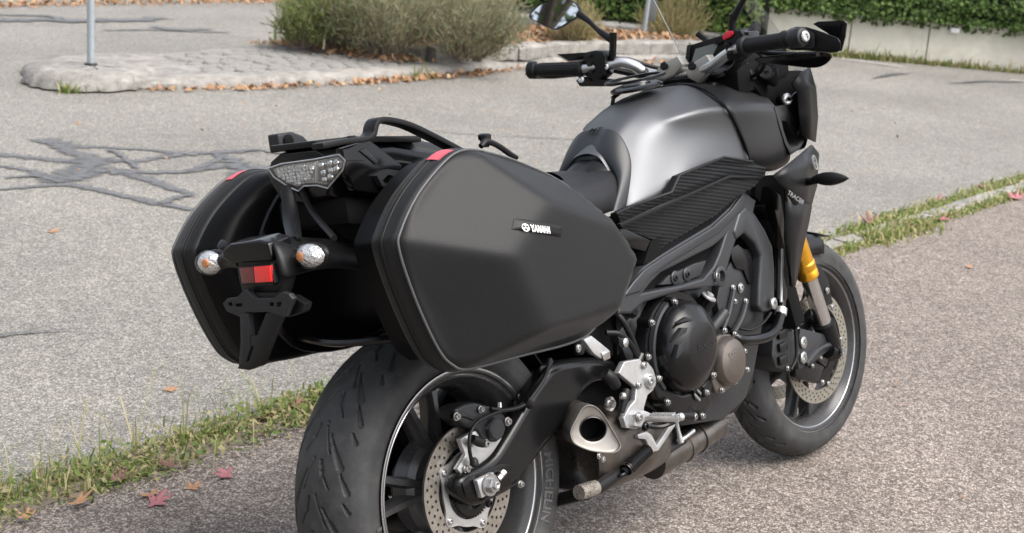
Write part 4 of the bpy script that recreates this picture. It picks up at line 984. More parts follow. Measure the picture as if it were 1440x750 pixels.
        for k in range(3):
            a = math.pi/2+k*2*math.pi/3; e = math.cos(a)*x_+math.sin(a)*u_; f_ = np.cross(RIGHT, e)
            g.add([o_+f_*.0006, o_-f_*.0006, o_-f_*.0006+e*.0058, o_+f_*.0006+e*.0058], [(0, 1, 2, 3)])
            for s in (-1, 1): g.add([o_+f_*s*.0012+e*.0028, o_+f_*s*.0020+e*.0028, o_+f_*s*.0020+e*.0052, o_+f_*s*.0012+e*.0052], [(0, 1, 2, 3)])
        build('badge_emblem', press(g), 'white', root, smooth=0)
        # carry handle and buckle on top
        build('handle', tube([q(676, 206, -.25), q(684, 199, -.25), q(700, 205, -.25), q(716, 216, -.25), q(727, 222, -.25)], [.005, .006, .0055, .0055, .004], n=8), 'rubber', root)
        build('lock_knob', lathe([(0, .008), (.012, .0085), (.014, .012), (.022, .012), (.024, .009), (.024, 0)], q(682, 207, -.235), (0, -.1, 1), n=16), 'cover', root)
    return root
pr_ = pannier('R', 'black fabric pannier with a white lettered badge on the near flank')
pl_ = pannier('L', 'black fabric pannier without badge behind the plate bracket')
pl_.matrix_world = BIKE_M @ Matrix.Translation((0, .018, 0))
# case carriers
for s in (1, -1):
    f3 = np.array([1, s, 1])
    cr_ = Geo()
    cr_ += tube([np.array(p)*f3 for p in ((.05, -.145, .93), (-.12, -.15, .93), (-.23, -.15, .80), (-.18, -.15, .63), (.02, -.145, .60), (.2, -.14, .66), (.24, -.14, .76))], .008, n=8)
    part('case_carrier', cr_, 'gloss')
part('carrier_crossbar', tube([(-.17, -.15, .64), (-.2, 0, .635), (-.17, .15, .64)], .008, n=8), 'gloss')

# ---- tail
def px_x(l, X): return [PL(p[0], p[1], 'x', p[2] if len(p) > 2 else X) for p in l]
# tail cowl as sections along x: (x, half width, z top, z shoulder, z bottom)
secs = [(-.236, .085, .985, .955, .905), (-.20, .105, .990, .955, .890), (-.10, .118, .985, .945, .870), (.05, .122, .955, .915, .845), (.20, .120, .925, .885, .81), (.34, .11, .885, .85, .78)]
rows = []
for (x, w, zt, zs, zb) in secs:
    half = [(0, zt), (w*.55, zt), (w*.86, zt-.012), (w, zs), (w*.95, zs-.02), (w*.72, zb), (0, zb-.01)]
    rows.append([(x, -a, b) for a, b in half]+[(x, a, b) for a, b in half[-2:0:-1]])
g = gridmesh(rows, True); g.f += [tuple(range(12)), tuple(reversed(range(60, 72)))]
part('tail_cowl', g, 'gloss', bevel=.004, seg=2)
part('tail_top', prism([(-.245, -.06, .990), (-.245, .06, .990), (-.19, .095, .990), (-.02, .10, .975), (-.02, -.10, .975), (-.19, -.095, .990)], (0, 0, .012)), 'plastic', bevel=.004)
# tail light
TLX = -.243
tl_out = [(377, 237), (396, 230.5), (443, 224), (477, 217.5), (485, 226), (482, 239), (461, 265), (446, 261), (427, 262), (419.5, 269), (405, 262.5), (385, 249)]
tl_in = [(384, 238), (400, 233), (443, 227), (475, 221), (481, 227), (478.5, 237), (459, 260), (446, 257), (426, 258), (419, 263), (407, 258), (389, 247)]
tl = part('tail_light', prism(px_x(tl_out, TLX+.006), (.05, 0, -.004)), 'gloss', bevel=.004)
part('reflector', prism(px_x(tl_in, TLX+.003), (.004, 0, 0)), mat('dark chrome reflector', (.30, .305, .31), .25, metal=.7), tl, smooth=0)
g = Geo(); g2 = Geo()
for i in range(15):
    for j in range(9):
        px_, py_ = 386+i*5.0+j*1.0, 230-(i*.62)+j*4.4
        if not inside((px_, py_), [(388, 238), (402, 233.5), (441, 228.5), (441, 254), (426, 256), (419, 260), (408, 256.5), (392, 246)]): continue
        c = PL(px_, py_, 'x', TLX); g += box(c, (.007, .0076, .0050)); g2 += ellipsoid(c+[-.004, 0, 0], .002, .0018, .0018, n=6, m=4)
part('led_cells', g, 'bowl', tl, smooth=0)
g = Geo()
for (a, b) in ((452, 233), (464, 230), (473, 229), (455, 243), (466, 240), (473, 238), (457, 253), (465, 249)): g += ellipsoid(PL(a, b, 'x', TLX), .005, .0075, .0065, n=10, m=7)
part('indicator_bulbs', g, 'chrome', tl)
part('lens_divider', tube([PL(446, 227, 'x', TLX-.002), PL(444.5, 257, 'x', TLX-.002)], .0022, n=6), 'silver', tl)
part('lens', prism(px_x(tl_out, TLX-.008), (.003, 0, 0)), 'clear', tl, bevel=.001)
loop_ = px_x(tl_out, TLX-.006); g = tube(loop_+[loop_[0]], .0014, n=6, sp=1); part('lens_rim', g, 'silver', tl)
# side bodywork of the tail towards the pannier
part('tail_side_panel', prism(qs([(482, 208), (520, 196), (566, 232), (570, 260), (545, 275), (500, 268), (487, 240)], -.118), (0, .02, 0)), 'gloss', bevel=.004)
part('tail_side_trim', prism(qs([(506, 212), (514, 208), (532, 227), (529, 231)], -.121), (0, .006, 0)), 'plastic_grey', bevel=.001)
part('case_lock_bracket', plate(qs([(530, 247), (545, 238), (566, 241), (572, 254), (556, 264), (538, 262)], -.13), (0, .012, 0), [qs([(538, 254), (546, 246), (553, 247), (552, 257), (542, 259)], -.13), qs([(558, 246), (566, 246), (566, 254), (559, 255)], -.13)]), 'plastic_grey', smooth=20)
# undertail and struts
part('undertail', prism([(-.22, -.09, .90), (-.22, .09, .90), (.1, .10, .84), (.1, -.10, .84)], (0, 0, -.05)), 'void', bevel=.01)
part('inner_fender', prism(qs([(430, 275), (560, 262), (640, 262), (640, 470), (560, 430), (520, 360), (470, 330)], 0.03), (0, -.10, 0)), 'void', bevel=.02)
g = tube([PL(404, 262, 'x', -.25), PL(409, 305, 'x', -.28), PL(414, 336, 'x', -.33)], [.007, .009, .008], n=6, flat=(1.6, .6)); g += tube([PL(398, 268, 'x', -.25), PL(404, 300, 'x', -.27), PL(420, 338, 'x', -.33)], .005, n=6)
g += tube([PL(424, 268, 'x', -.24), PL(440, 300, 'x', -.25), PL(470, 335, 'x', -.3)], .006, n=6)
part('undertail_strut', g, 'plastic')
# seats
rows = []
for (x, w, zt) in ((-.06, .075, .985), (0, .095, .978), (.08, .115, .955), (.16, .125, .925), (.24, .125, .89), (.32, .12, .862), (.40, .118, .85), (.48, .112, .846), (.56, .095, .85), (.62, .07, .862)):
    half = [(0, zt), (w*.6, zt-.002), (w*.9, zt-.014), (w, zt-.045), (w*.95, zt-.075)]
    rows.append([(x, -a, b) for a, b in half[::-1]]+[(x, a, b) for a, b in half[1:]])
part('seat', gridmesh(rows), 'seat', sub=2, solid=.01, smooth=180)
# grab rails
def strap(pts, w, t, Y):
    """flat bent bar following pixel path in plane y=Y; w = width across (y), t = thickness"""
    P_ = spline(qs(pts, Y), 6); rows = []
    for i, p in enumerate(P_):
        d = nrm(P_[min(i+1, len(P_)-1)]-P_[max(i-1, 0)]); n_ = nrm(np.cross(d, [0, 1, 0]))
        rows.append([p+np.array([0, w/2, 0])+n_*t*.5, p+np.array([0, w/2, 0])-n_*t*.5, p-np.array([0, w/2, 0])-n_*t*.5, p-np.array([0, w/2, 0])+n_*t*.5])
    g = gridmesh(rows, True); k = len(rows); g.f += [(0, 1, 2, 3), tuple(reversed(range(4*k-4, 4*k)))]; return g
part('grab_rail', strap([(446, 206), (478, 200), (508, 196.5), (519, 190), (522, 178), (528, 170), (545, 170), (572, 177), (604, 192), (638, 210), (668, 228)], .030, .010, -.138), 'plastic', bevel=.003)
part('rail_bolt', bolt(q(494, 196, -.138), (0, 0, 1), .008, .006), 'cover')
part('grab_rail', prism(qs([(375, 190), (396, 187), (412, 193), (421, 202), (410, 208), (395, 212), (379, 216)], .138), (0, -.03, 0)), 'plastic_grey', bevel=.005, seg=3)
part('grab_rail_hollow', ellipsoid(PL(406, 198, 'y', .106), .012, .004, .012), 'void')
part('rail_foot', strap([(402, 210), (420, 207), (439, 206)], .03, .008, .12), 'plastic', bevel=.002)
part('rail_bolt', bolt(q(424, 204, .115), (0, 0, 1), .007, .006), 'cover')

# ---- mudguard with plate bracket, indicators, reflector
mg = part('plate_holder', prism(px_x([(311, 354), (323, 343), (364, 338), (376, 342), (381, 360), (380, 368), (324, 371), (313, 364)], -.405), (.05, 0, .006)), 'gloss', bevel=.007, seg=4)
part('holder_arm', gridmesh([[PL(372, 340, 'x', -.39), PL(386, 336, 'x', -.36), PL(470, 339, 'y', -.03), PL(560, 345, 'y', -.02)], [PL(384, 347, 'x', -.40), PL(400, 350, 'x', -.38), PL(480, 362, 'y', -.06), PL(545, 385, 'y', -.05)], [PL(392, 400, 'x', -.40), PL(410, 390, 'x', -.385), PL(470, 372, 'y', -.06), PL(545, 392, 'y', -.05)]]), 'plastic', sub=2, solid=.012, smooth=180)
part('holder_body', prism(px_x([(334, 366), (378, 362), (392, 368), (396, 392), (388, 420), (372, 428), (352, 428), (340, 412), (334, 390)], -.398), (.035, 0, 0)), 'plastic', bevel=.006)
rf = part('reflector_frame', prism(px_x([(333, 375), (381, 371), (386, 398), (383, 402), (338, 403)], -.408), (.012, 0, 0)), 'plastic', bevel=.002)
part('reflector_right', prism(px_x([(356.5, 375.5), (379.5, 374), (381, 396.5), (358.5, 398)], -.412), (.006, 0, 0)), 'red', rf, bevel=.001)
part('reflector_left', prism(px_x([(336, 377), (356, 375.7), (358, 398), (340, 399)], -.411), (.006, 0, 0)), 'red_shaded', rf, bevel=.001)  # this facet's shade is put into its colour
pb = part('plate_bracket', plate(px_x([(313, 427), (319, 420), (333, 418), (344, 407), (360, 420), (384, 420), (396, 411), (406, 414), (411, 421), (400, 446), (388, 449), (376, 439), (347, 440), (336, 446), (318, 438)], -.415), (.012, 0, 0), [px_x([(320, 427), (325, 425), (327, 430), (321, 431)], -.415), px_x([(330, 428), (340, 427), (340, 431), (331, 432)], -.415), px_x([(379, 426), (385, 426), (384, 431), (379, 431)], -.415), px_x([(389, 426), (396, 425), (395, 431), (389, 432)], -.415)], bevel=.0015), 'plastic_grey', smooth=30)
part('bracket_fill', prism(px_x([(340, 412), (390, 412), (392, 438), (340, 438)], -.408), (.006, 0, 0)), 'plastic')
part('bracket_wing', prism(px_x([(408, 416), (428, 428), (424, 440), (402, 447)], -.395), (.02, 0, 0)), 'plastic', bevel=.003)
part('bracket_leg', prism(px_x([(337, 442), (347, 441), (352, 488), (345, 512), (335, 515), (338, 480)], -.418), (.014, 0, 0)), 'plastic_grey', bevel=.002)
part('bracket_leg', prism(px_x([(374, 440), (394, 446), (376, 490), (366, 515), (350, 521), (333, 519), (337, 512), (350, 508), (362, 470)], -.418), (.014, 0, 0)), 'plastic', bevel=.002)
part('bracket_web', prism(px_x([(349, 474), (364, 472), (357, 488), (351, 486)], -.416), (.008, 0, 0)), 'plastic_grey', bevel=.001)
def indicator(px_, py_, X, s, rx, rz, nm='indicator'):
    c = PL(px_, py_, 'x', X); ax = [[0, 1, 0], [1, 0, 0], [0, 0, 1]]
    body = part(nm, ellipsoid(c+[.012, 0, 0], rx*.9, .016, rz*.95, ax), 'plastic')
    def teardrop(sc, dx):
        rows = []
        for i in range(15):
            t_ = i/14; a = (1-2*t_); prof = (1-abs(a)**2.2)**.6 if a*s < 0 else (1-abs(a)**1.7)**.8; row = []
            for j in range(18):
                an = 2*math.pi*j/18; row.append(c+np.array([dx+(-.024 if math.cos(an) > 0 else -.004)*math.cos(an)*prof*sc*(1 if math.cos(an) > 0 else -1), -a*rx*sc, rz*sc*prof*math.sin(an)]))
            rows.append(row)
        return gridmesh(rows, True)
    part('lens', teardrop(1.0, 0), 'clear', body, smooth=180)
    part('inner_reflector', teardrop(.9, .003), 'bowl', body, smooth=180)
    part('bulb', ellipsoid(c+[-.0165, -s*.004, .001], .0095, .0035, .0085, ax), 'amber', body)
    return c
cR = indicator(435, 360, -.358, -1, .039, .0225); cL = indicator(297, 369.5, -.352, 1, .037, .0235)
part('indicator_stem', tube([cR+[.005, .03, 0], cR+[.01, .055, .002], cR+[.012, .09, .0]], [.014, .017, .018], n=12), 'plastic')
part('indicator_stem', tube([cL+[.005, -.028, 0], cL+[.005, -.05, .004], cL+[.0, -.09, .004]], [.014, .016, .018], n=12), 'plastic')
part('cable_cap', lathe([(0, .009), (.004, .009), (.006, .006), (.006, 0)], PL(313, 345, 'x', -.36), (-.8, 0, .5), n=16), 'plastic_grey')

# ---- fuel tank and covers
MIR = np.array([1, -1, 1.])
def halfgrid(rows_px):
    """rows of (px,py,Y) from the centre line outwards on the right; mirrored to a full row"""
    out = []
    for r_ in rows_px:
        P_ = [q(*p) if len(p) == 3 else np.array(p[0]) for p in r_]
        P_[0] = P_[0]*[1, 0, 1]
        out.append([p*MIR for p in P_[:0:-1]]+P_)
    return out
tank_px = [
    [(822, 214, 0), (842, 220, -.036), (856, 240, -.060), (866, 262, -.075), (874, 300, -.092), (880, 315, -.08)],
    [(836, 192, 0), (862, 196, -.045), (877, 216, -.070), (883, 236, -.083), (880, 294, -.106), (888, 312, -.09)],
    [(852, 168, 0), (878, 172, -.054), (898, 194, -.086), (905, 212, -.100), (914, 283, -.126), (922, 300, -.10)],
    [(876, 144, 0), (904, 149, -.060), (932, 172, -.118), (944, 198, -.120), (946, 264, -.142), (956, 280, -.11)],
    [(905, 128, 0), (932, 132, -.064), (972, 160, -.150), (984, 190, -.140), (962, 246, -.152), (985, 262, -.12)],
    [(932, 121, 0), (956, 124, -.068), (1002, 152, -.168), (1014, 186, -.158), (1016, 228, -.162), (1025, 246, -.12)],
    [(952, 118.5, 0), (975, 121, -.070), (1021, 153, -.176), (1038, 186, -.170), (1055, 227, -.170), (1060, 244, -.13)]]
tk = part('fuel_tank', gridmesh(halfgrid(tank_px)), 'tank', sub=3, smooth=180)
# crease the shoulder so that it reads as a pressed edge
me = tk.data; cr = me.attributes.new('crease_edge', 'FLOAT', 'EDGE')
ncol = 11
for e in me.edges:
    a, b = e.vertices; ca, cb = a % ncol, b % ncol; ra, rb = a//ncol, b//ncol
    if ca == cb and ca in (3, 7) and min(ra, rb) >= 3: cr.data[e.index].value = .55
    if ca == cb and ca in (4, 6): cr.data[e.index].value = .35
    if ca == cb and ca in (1, 9): cr.data[e.index].value = .9
    if ra == rb and ra in (0, 6): cr.data[e.index].value = 1.0
# darker front cover
fc_px = [
    [(952, 117.5, 0), (976, 119.5, -.072), (1022.5, 151, -.180), (1040, 185, -.175), (1056, 228, -.175), (1058, 236, -.15)],
    [(985, 113, 0), (1008, 116, -.076), (1046, 150, -.186), (1062, 182, -.182), (1072, 232, -.182), (1075, 244, -.15)],
    [(1020, 111, 0), (1046, 120, -.082), (1074, 149, -.190), (1088, 182, -.188), (1090, 230, -.188), (1092, 242, -.15)],
    [(1045, 113, 0), (1074, 132, -.100), (1092, 151, -.190), (1100, 182, -.190), (1112, 216, -.190), (1113, 230, -.15)]]
fcv = part('tank_front_cover', gridmesh(halfgrid(fc_px)), 'tank_dark', sub=2, solid=.004, smooth=180)
me = fcv.data; cr = me.attributes.new('crease_edge', 'FLOAT', 'EDGE')
for e in me.edges:
    a, b = e.vertices; ca, cb = a % ncol, b % ncol; ra, rb = a//ncol, b//ncol
    if ca == cb and ca in (3, 7): cr.data[e.index].value = .7
    if ca == cb and ca in (4, 6): cr.data[e.index].value = .3
    if ra == rb and ra in (0, 3): cr.data[e.index].value = 1.0
# air scoop at the front of the cover
sc_o = [(1089, 151), (1106, 147), (1119, 167), (1133, 195), (1125, 209), (1112, 218), (1104, 202), (1096, 176)]
sc_i = [(1099, 170), (1106, 170), (1114, 183), (1121, 194), (1119, 204), (1112, 208), (1107, 199), (1102, 184)]
oy = [-.190, -.172, -.172, -.172, -.180, -.190, -.192, -.192]
o_ = [q(*p, y_) for p, y_ in zip(sc_o, oy)]; i_ = [q(*p, y_+.002) for p, y_ in zip(sc_i, oy)]; d_ = [p*.65+np.mean(i_, 0)*.35+[.012, .03, 0] for p in i_]
mid_ = [a*.5+b*.5+np.array([0, -.003, 0]) for a, b in zip(o_, i_)]; bk_ = [p+[.02, .05, 0] for p in o_]
g = gridmesh([bk_, o_, mid_, i_, d_], True); g.f.append(tuple(range(32, 40)))
part('air_scoop', g, 'tank_dark', smooth=50); part('air_scoop', g.mirror(), 'tank_dark', smooth=50)
for k in range(6):
    a, b = i_[1]*(1-k/6)+i_[4]*(k/6), i_[0]*(1-k/6)+i_[6]*(k/6); part('scoop_fin', tube([a*.8+b*.2+[.006, .020, 0], a*.2+b*.8+[.006, .020, 0]], .0022, n=5, sp=1), 'plastic_grey')
# seam strip between tank and cover
sm = spline(qs([(952, 117.8, 0), (976, 120, -.073), (1003, 134, -.128), (1022, 152, -.181), (1032, 168, -.179), (1040, 185, -.177), (1049, 206, -.177), (1056, 228, -.178)]), 5)
part('cover_seam', tube(sm, .0028, n=6, sp=1), 'plastic'); part('cover_seam', tube([p*MIR for p in sm], .0028, n=6, sp=1), 'plastic')
# rear tank cover (arch) and inner arch
ar_o = [(879.5, 297, -.166), (886, 262, -.158), (890, 226, -.144), (880, 202, -.118), (869, 184.5, -.086), (852, 180, -.045), (845, 180.5, 0)]
ar_m = [(870, 297, -.166), (878, 262, -.154), (880, 232, -.136), (869, 210, -.108), (858, 197, -.078), (846, 192, -.04), (838, 192, 0)]
ar_i = [(859, 297, -.158), (868, 262, -.142), (866, 246, -.122), (858, 230, -.098), (850, 221, -.070), (838, 217, -.038), (829, 216, 0)]
ar_b = [(859, 300, -.14), (868, 268, -.12), (865, 254, -.1), (856, 240, -.08), (848, 230, -.06), (836, 226, -.03), (827, 226, 0)]
def arch(*cols): 
    rows = []
    for c_ in cols:
        P_ = [q(a_, b_, y_*.66) for a_, b_, y_ in c_]; rows.append(P_+[p*MIR for p in P_[-2::-1]])
    return gridmesh(rows)
lift = lambda l, s: [(a, b-s*.6, y-.004*s) for a, b, y in l]
part('tank_rear_cover', arch(lift(ar_o, .3), lift(ar_o, 1), lift(ar_m, 1), lift(ar_i, 1), ar_b), 'pad', sub=2, smooth=180)
part('seat_front_arch', arch([(856, 300, -.15), (864, 270, -.132), (862, 254, -.112), (854, 238, -.09), (846, 229, -.064), (834, 225, -.035), (826, 224, 0)],
                             [(848, 298, -.14), (855, 272, -.12), (851, 258, -.10), (842, 246, -.08), (834, 240, -.06), (824, 237, -.03), (816, 237, 0)],
                             [(840, 298, -.12), (846, 280, -.1), (840, 268, -.08), (830, 260, -.06), (820, 254, -.04), (810, 250, -.02), (804, 250, 0)]), 'plastic', sub=2, smooth=180)
part('seat_nose', arch([(852, 300, -.13), (858, 278, -.115), (853, 262, -.098), (844, 250, -.078), (836, 244, -.055), (826, 240, -.03), (818, 239, 0)],
                       [(835, 296, -.12), (840, 276, -.105), (836, 262, -.09), (826, 250, -.075), (815, 243, -.055), (806, 240, -.03), (800, 240, 0)],
                       [(790, 285, -.12), (798, 268, -.105), (796, 256, -.09), (788, 248, -.075), (780, 244, -.055), (774, 242, -.03), (770, 242, 0)]), 'seat', sub=2, smooth=180)
# small emblem on the cover
e0 = q(834, 190, .0); part('cover_emblem', text_geo('MT', e0+[0, .014, .006], (.2, -1, 0), (1, .2, .6), .022, .001, shear=.3, bold=.02), 'void', smooth=0)
# filler cap and tank bag ring
fcn = q(896, 128, 0)+[0, 0, .004]; nz_ = nrm([-.12, 0, 1])
part('filler_cap', lathe([(0, .062), (.006, .062), (.010, .054), (.010, .035), (.014, .033), (.014, 0)], fcn, nz_, n=36), 'cover')
L_ = circle(fcn+nz_*.022, nz_, .072, 28); L2 = circle(fcn+nz_*.022, nz_, .060, 28)
part('tank_ring', plate(L_, nz_*.006, [L2]), 'plastic', smooth=20)
g = Geo()
for l in ([(863, 137, .05), (880, 125, .05), (905, 117, .03), (936, 112, -.01)], [(872, 124, .07), (895, 114, .06), (920, 110, .03)], [(905, 122, .0), (925, 116, -.03), (946, 108, -.04)]): g += tube(qs(l), .0062, n=6, sp=3, flat=(1.4, .7))
g += tube(qs([(863, 137, .05), (861, 148, .05)]), .005, n=6)
part('ring_straps', g, 'plastic')

# ---- ribbed side panels
def pc(l, Y): return [q(a, b, Y+.045*(1-(a-870)/205)) for a, b in l]
up_poly = [(868, 300), (889, 290), (944, 271), (955, 247), (1018, 222), (1048, 227), (1078, 236), (1076, 248), (1024, 247), (873, 314)]
lo_poly = [(873, 316), (1028, 250), (1070, 252), (1062, 262), (1036, 277), (1007, 303), (940, 343), (925, 356), (910, 355), (917, 337), (876, 322)]
def clip_lines(poly, m_, b0, step):
    """segments of the lines y = m*x+b inside a pixel polygon"""
    out = []; b = b0
    while b < b0+400:
        xs = []
        for i in range(len(poly)):
            x1, y1 = poly[i]; x2, y2 = poly[(i+1) % len(poly)]; f1, f2 = y1-m_*x1-b, y2-m_*x2-b
            if f1*f2 < 0: t_ = f1/(f1-f2); xs.append(x1+(x2-x1)*t_)
        xs.sort()
        for a, c in zip(xs[::2], xs[1::2]):
            if c-a > 4: out.append(((a+.8, m_*a+b), (c-.8, m_*c+b)))
        b += step
    return out
for nm, poly, Y, m_, b0 in (('ribbed_panel', up_poly, -.192, .10, 100), ('ribbed_panel', lo_poly, -.196, .10, 100)):
    pn = part(nm, prism(pc(poly, Y), (0, .02, 0)), 'panel', bevel=.002)
    g = Geo()
    for (a, b) in clip_lines(poly, m_, b0, 5.0):
        A, B = pc([a, b], Y); u_ = np.array([0, 0, .0026]); o = np.array([0, -.0026, 0])
        g.add([A-u_, A+u_*.3+o, A+u_, B-u_, B+u_*.3+o, B+u_], [(0, 1, 4, 3), (1, 2, 5, 4), (0, 2, 1), (3, 4, 5)])
    part('ribs', g, 'plastic_grey', pn, smooth=0)
    pm = part(nm, prism(pc(poly, Y), (0, .02, 0)).mirror(), 'panel')
g = tube(qs([(866, 301), (889, 290), (944, 271), (955, 247), (1018, 221.5), (1058, 228)], -.194), .0035, n=6, sp=1); part('panel_trim', g, 'plastic')
g = prism(qs([(872, 315), (1026, 246.5), (1074, 248), (1072, 252), (1028, 250.5), (874, 320)], -.199), (0, .01, 0)); part('panel_step', g, 'panel', bevel=.0015)
part('side_cover', prism(qs([(872, 322), (880, 322), (915, 338), (908, 354), (896, 351), (872, 343)], -.172), (0, .02, 0)), 'gloss', bevel=.003)
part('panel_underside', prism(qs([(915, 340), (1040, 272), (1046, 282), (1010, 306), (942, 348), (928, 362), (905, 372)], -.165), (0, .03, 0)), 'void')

# ---- frame
FY = -.168
fr_out = [(870, 424), (888, 398), (904, 376), (933, 356), (1001, 315), (1027, 291), (1044, 268), (1064, 282), (1060, 300), (1050, 318), (1036, 338), (1028, 362), (1021, 386), (1013, 401), (1000, 404), (960, 409), (906, 426), (888, 442), (870, 442)]
fr_hole = [(906, 411), (916, 398), (930, 384), (1003, 347), (1019, 334), (1012, 356), (1004, 374), (990, 391), (958, 401), (925, 407)]
fm = part('frame', plate(qs(fr_out, FY), (0, .036, 0), [qs(fr_hole, FY)], bevel=.006), 'frame', smooth=30)
part('frame_spar', plate([p*MIR for p in qs(fr_out, FY)], (0, -.036, 0), [[p*MIR for p in qs(fr_hole, FY)]]), 'frame', smooth=30)
# raised outer bevel along the top tube, to catch the light
part('frame_rail', prism(qs([(876, 418), (892, 396), (907, 379), (935, 360), (1003, 319), (1029, 295), (1045, 273), (1052, 282), (1040, 300), (1012, 328), (940, 372), (918, 388), (902, 410)], FY-.006), (0, .008, 0)), 'frame', bevel=.0055, seg=3)
part('frame_inner_plate', prism(qs([(928, 401), (940, 388), (976, 371), (994, 366), (985, 388), (958, 399)], FY+.014), (0, .012, 0)), 'frame', bevel=.002)
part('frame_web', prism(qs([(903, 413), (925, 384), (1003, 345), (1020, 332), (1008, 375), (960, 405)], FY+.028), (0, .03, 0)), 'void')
for (a, b) in ((948, 391), (965, 386)): part('frame_bolt', bolt(q(a, b, FY+.012), RIGHT, .008, .006), 'cover'); part('frame_boss', lathe([(0, .016), (.004, .016), (.006, .013), (.006, .0)], q(a, b, FY+.015), RIGHT, n=22), 'frame')
part('frame_boss', lathe([(0, .026), (.010, .024), (.012, .021), (.012, .014), (.004, .012), (.004, 0)], q(1009, 389, FY+.004), RIGHT, n=30), 'frame')
part('frame_bolt', bolt(q(1007, 388, FY-.002), RIGHT, .0085, .006), 'bolt')
# front engine hanger
hg = [(1040, 300), (1050, 290), (1062, 300), (1076, 322), (1087, 346), (1090, 380), (1090, 424), (1084, 438), (1073, 440), (1067, 432), (1068, 400), (1071, 360), (1062, 342), (1048, 328), (1036, 338), (1032, 326)]
part('engine_hanger', prism(qs(hg, FY-.004), (0, .03, 0)), 'frame', bevel=.008, seg=3)
part('hanger_bolt', lathe([(0, .014), (.006, .014), (.008, .011), (.008, .005), (.004, .005), (.004, 0)], q(1086, 427, FY-.010), RIGHT, n=20), 'bolt')
# everything dark inside the frame
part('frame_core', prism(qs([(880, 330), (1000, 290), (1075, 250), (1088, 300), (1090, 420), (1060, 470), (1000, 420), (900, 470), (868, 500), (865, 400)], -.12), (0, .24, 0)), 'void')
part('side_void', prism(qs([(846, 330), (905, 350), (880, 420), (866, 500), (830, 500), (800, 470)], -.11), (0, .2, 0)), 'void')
part('rear_subframe', tube([q(845, 400, -.13), q(868, 424, -.15), q(890, 440, -.15)], .014, n=8), 'plastic')

# ---- engine
eng = part('engine', prism(qs([(868, 470), (905, 420), (960, 405), (1010, 400), (1030, 350), (1075, 350), (1075, 450), (1062, 520), (1050, 560), (1020, 590), (960, 600), (905, 570)], -.13), (0, .26, 0)), 'engine', bevel=.01)
# cylinder side with webs
cy = part('cylinder_cover', prism(qs([(1012, 400), (1026, 372), (1036, 352), (1050, 350), (1066, 380), (1066, 432), (1056, 456), (1032, 466), (1014, 448), (1008, 424)], -.148), (0, .03, 0)), 'engine', bevel=.004)
part('cylinder_plate', prism(qs([(1028, 350), (1038, 344), (1048, 352), (1060, 372), (1062, 396), (1054, 400), (1046, 380), (1036, 378), (1030, 366)], -.154), (0, .006, 0)), 'cover', bevel=.002)
for (a, b, r_) in ((1041, 405, .009), (1030, 405, .006), (1048, 424, .006), (1033, 424, .005)): part('engine_bolt', bolt(q(a, b, -.150), RIGHT, r_, .006), 'bolt', cy)
for l in ([(1031, 408), (1024, 440), (1016, 462)], [(1048, 428), (1042, 448), (1030, 470)]): part('casting_rib', tube(qs(l, -.152), [.007, .008, .008], n=8, sp=3), 'engine', cy)
part('breather_pipe', tube(qs([(1018, 440), (1004, 458), (990, 472)], -.150), .014, n=12), 'engine', cy)
oc = part('oil_cap_neck', lathe([(-.03, .018), (.0, .020), (.006, .020), (.006, 0)], q(996, 420, -.155), (.2, -.6, .75), n=20), 'cover', eng)
part('oil_cap', lathe([(0, .019), (.003, .019), (.004, .010), (.010, .009), (.011, 0)], q(996, 418, -.160), (.2, -.6, .75), n=14), 'silver', eng, smooth=20)
# clutch cover
cc = q(958, 490, -.165)
part('clutch_base', lathe([(-.04, .128), (0, .128), (.006, .124), (.006, .108), (0, .104)], cc+[0, .012, 0], RIGHT, n=70), 'cover', eng)
part('clutch_ring', lathe([(0, .118), (.010, .116), (.012, .110), (.008, .104)], cc+[0, .004, 0], RIGHT, n=70, a0=rad(95), a1=rad(220)), 'frame', eng)
dc = q(968, 487, -.19)
cl = part('clutch_cover', lathe([(-.03, .100), (0, .099), (.010, .095), (.020, .086), (.030, .068), (.036, .057), (.0375, .052), (.037, .0)], dc, RIGHT, n=72), 'cover', eng, smooth=32)
for pts in ([(951, 455), (965, 446), (982, 452), (964, 452)], [(946, 480), (958, 461), (975, 461), (966, 466)], [(949, 506), (953, 485), (969, 476), (967, 486)]):
    part('cover_vent', prism([p+[0, -.003, 0] for p in qs(pts, -.219)], (0, .012, 0)), 'plastic_grey', eng, bevel=.001)
part('cover_lettering', text_geo('YAMAHA', q(982, 493, -.2285), q(1004, 487.5, -.2285)-q(982, 493, -.2285), (0, 0, 1), .0165, .0006, bold=.01), 'plastic_grey', eng, smooth=0)
lc = part('lower_cover', prism(qs([(905, 505), (918, 508), (935, 545), (960, 556), (985, 550), (998, 528), (1003, 540), (1000, 570), (990, 588), (965, 592), (945, 580), (925, 560)], -.168), (0, .04, 0)), 'cover', bevel=.006, seg=3)
part('oil_window_ring', lathe([(0, .016), (.003, .016), (.003, .013), (0, .0125)], q(980, 553, -.169), RIGHT, n=24), 'plastic_grey', lc)
part('oil_window', lathe([(0, .0125), (.001, .0125), (.001, 0)], q(980, 553, -.169), RIGHT, n=24), 'gloss', lc)
g = tube(qs([(976, 554), (984, 563)], -.171), .0028, n=6); g += tube(qs([(980, 548), (988, 557)], -.171), .0028, n=6); part('level_marks', g, 'silver', lc)
part('cover_lettering', text_geo('CP3', q(970, 580, -.170), (1, 0, 0), (0, 0, 1), .014, .0006), 'plastic_grey', lc, smooth=0)
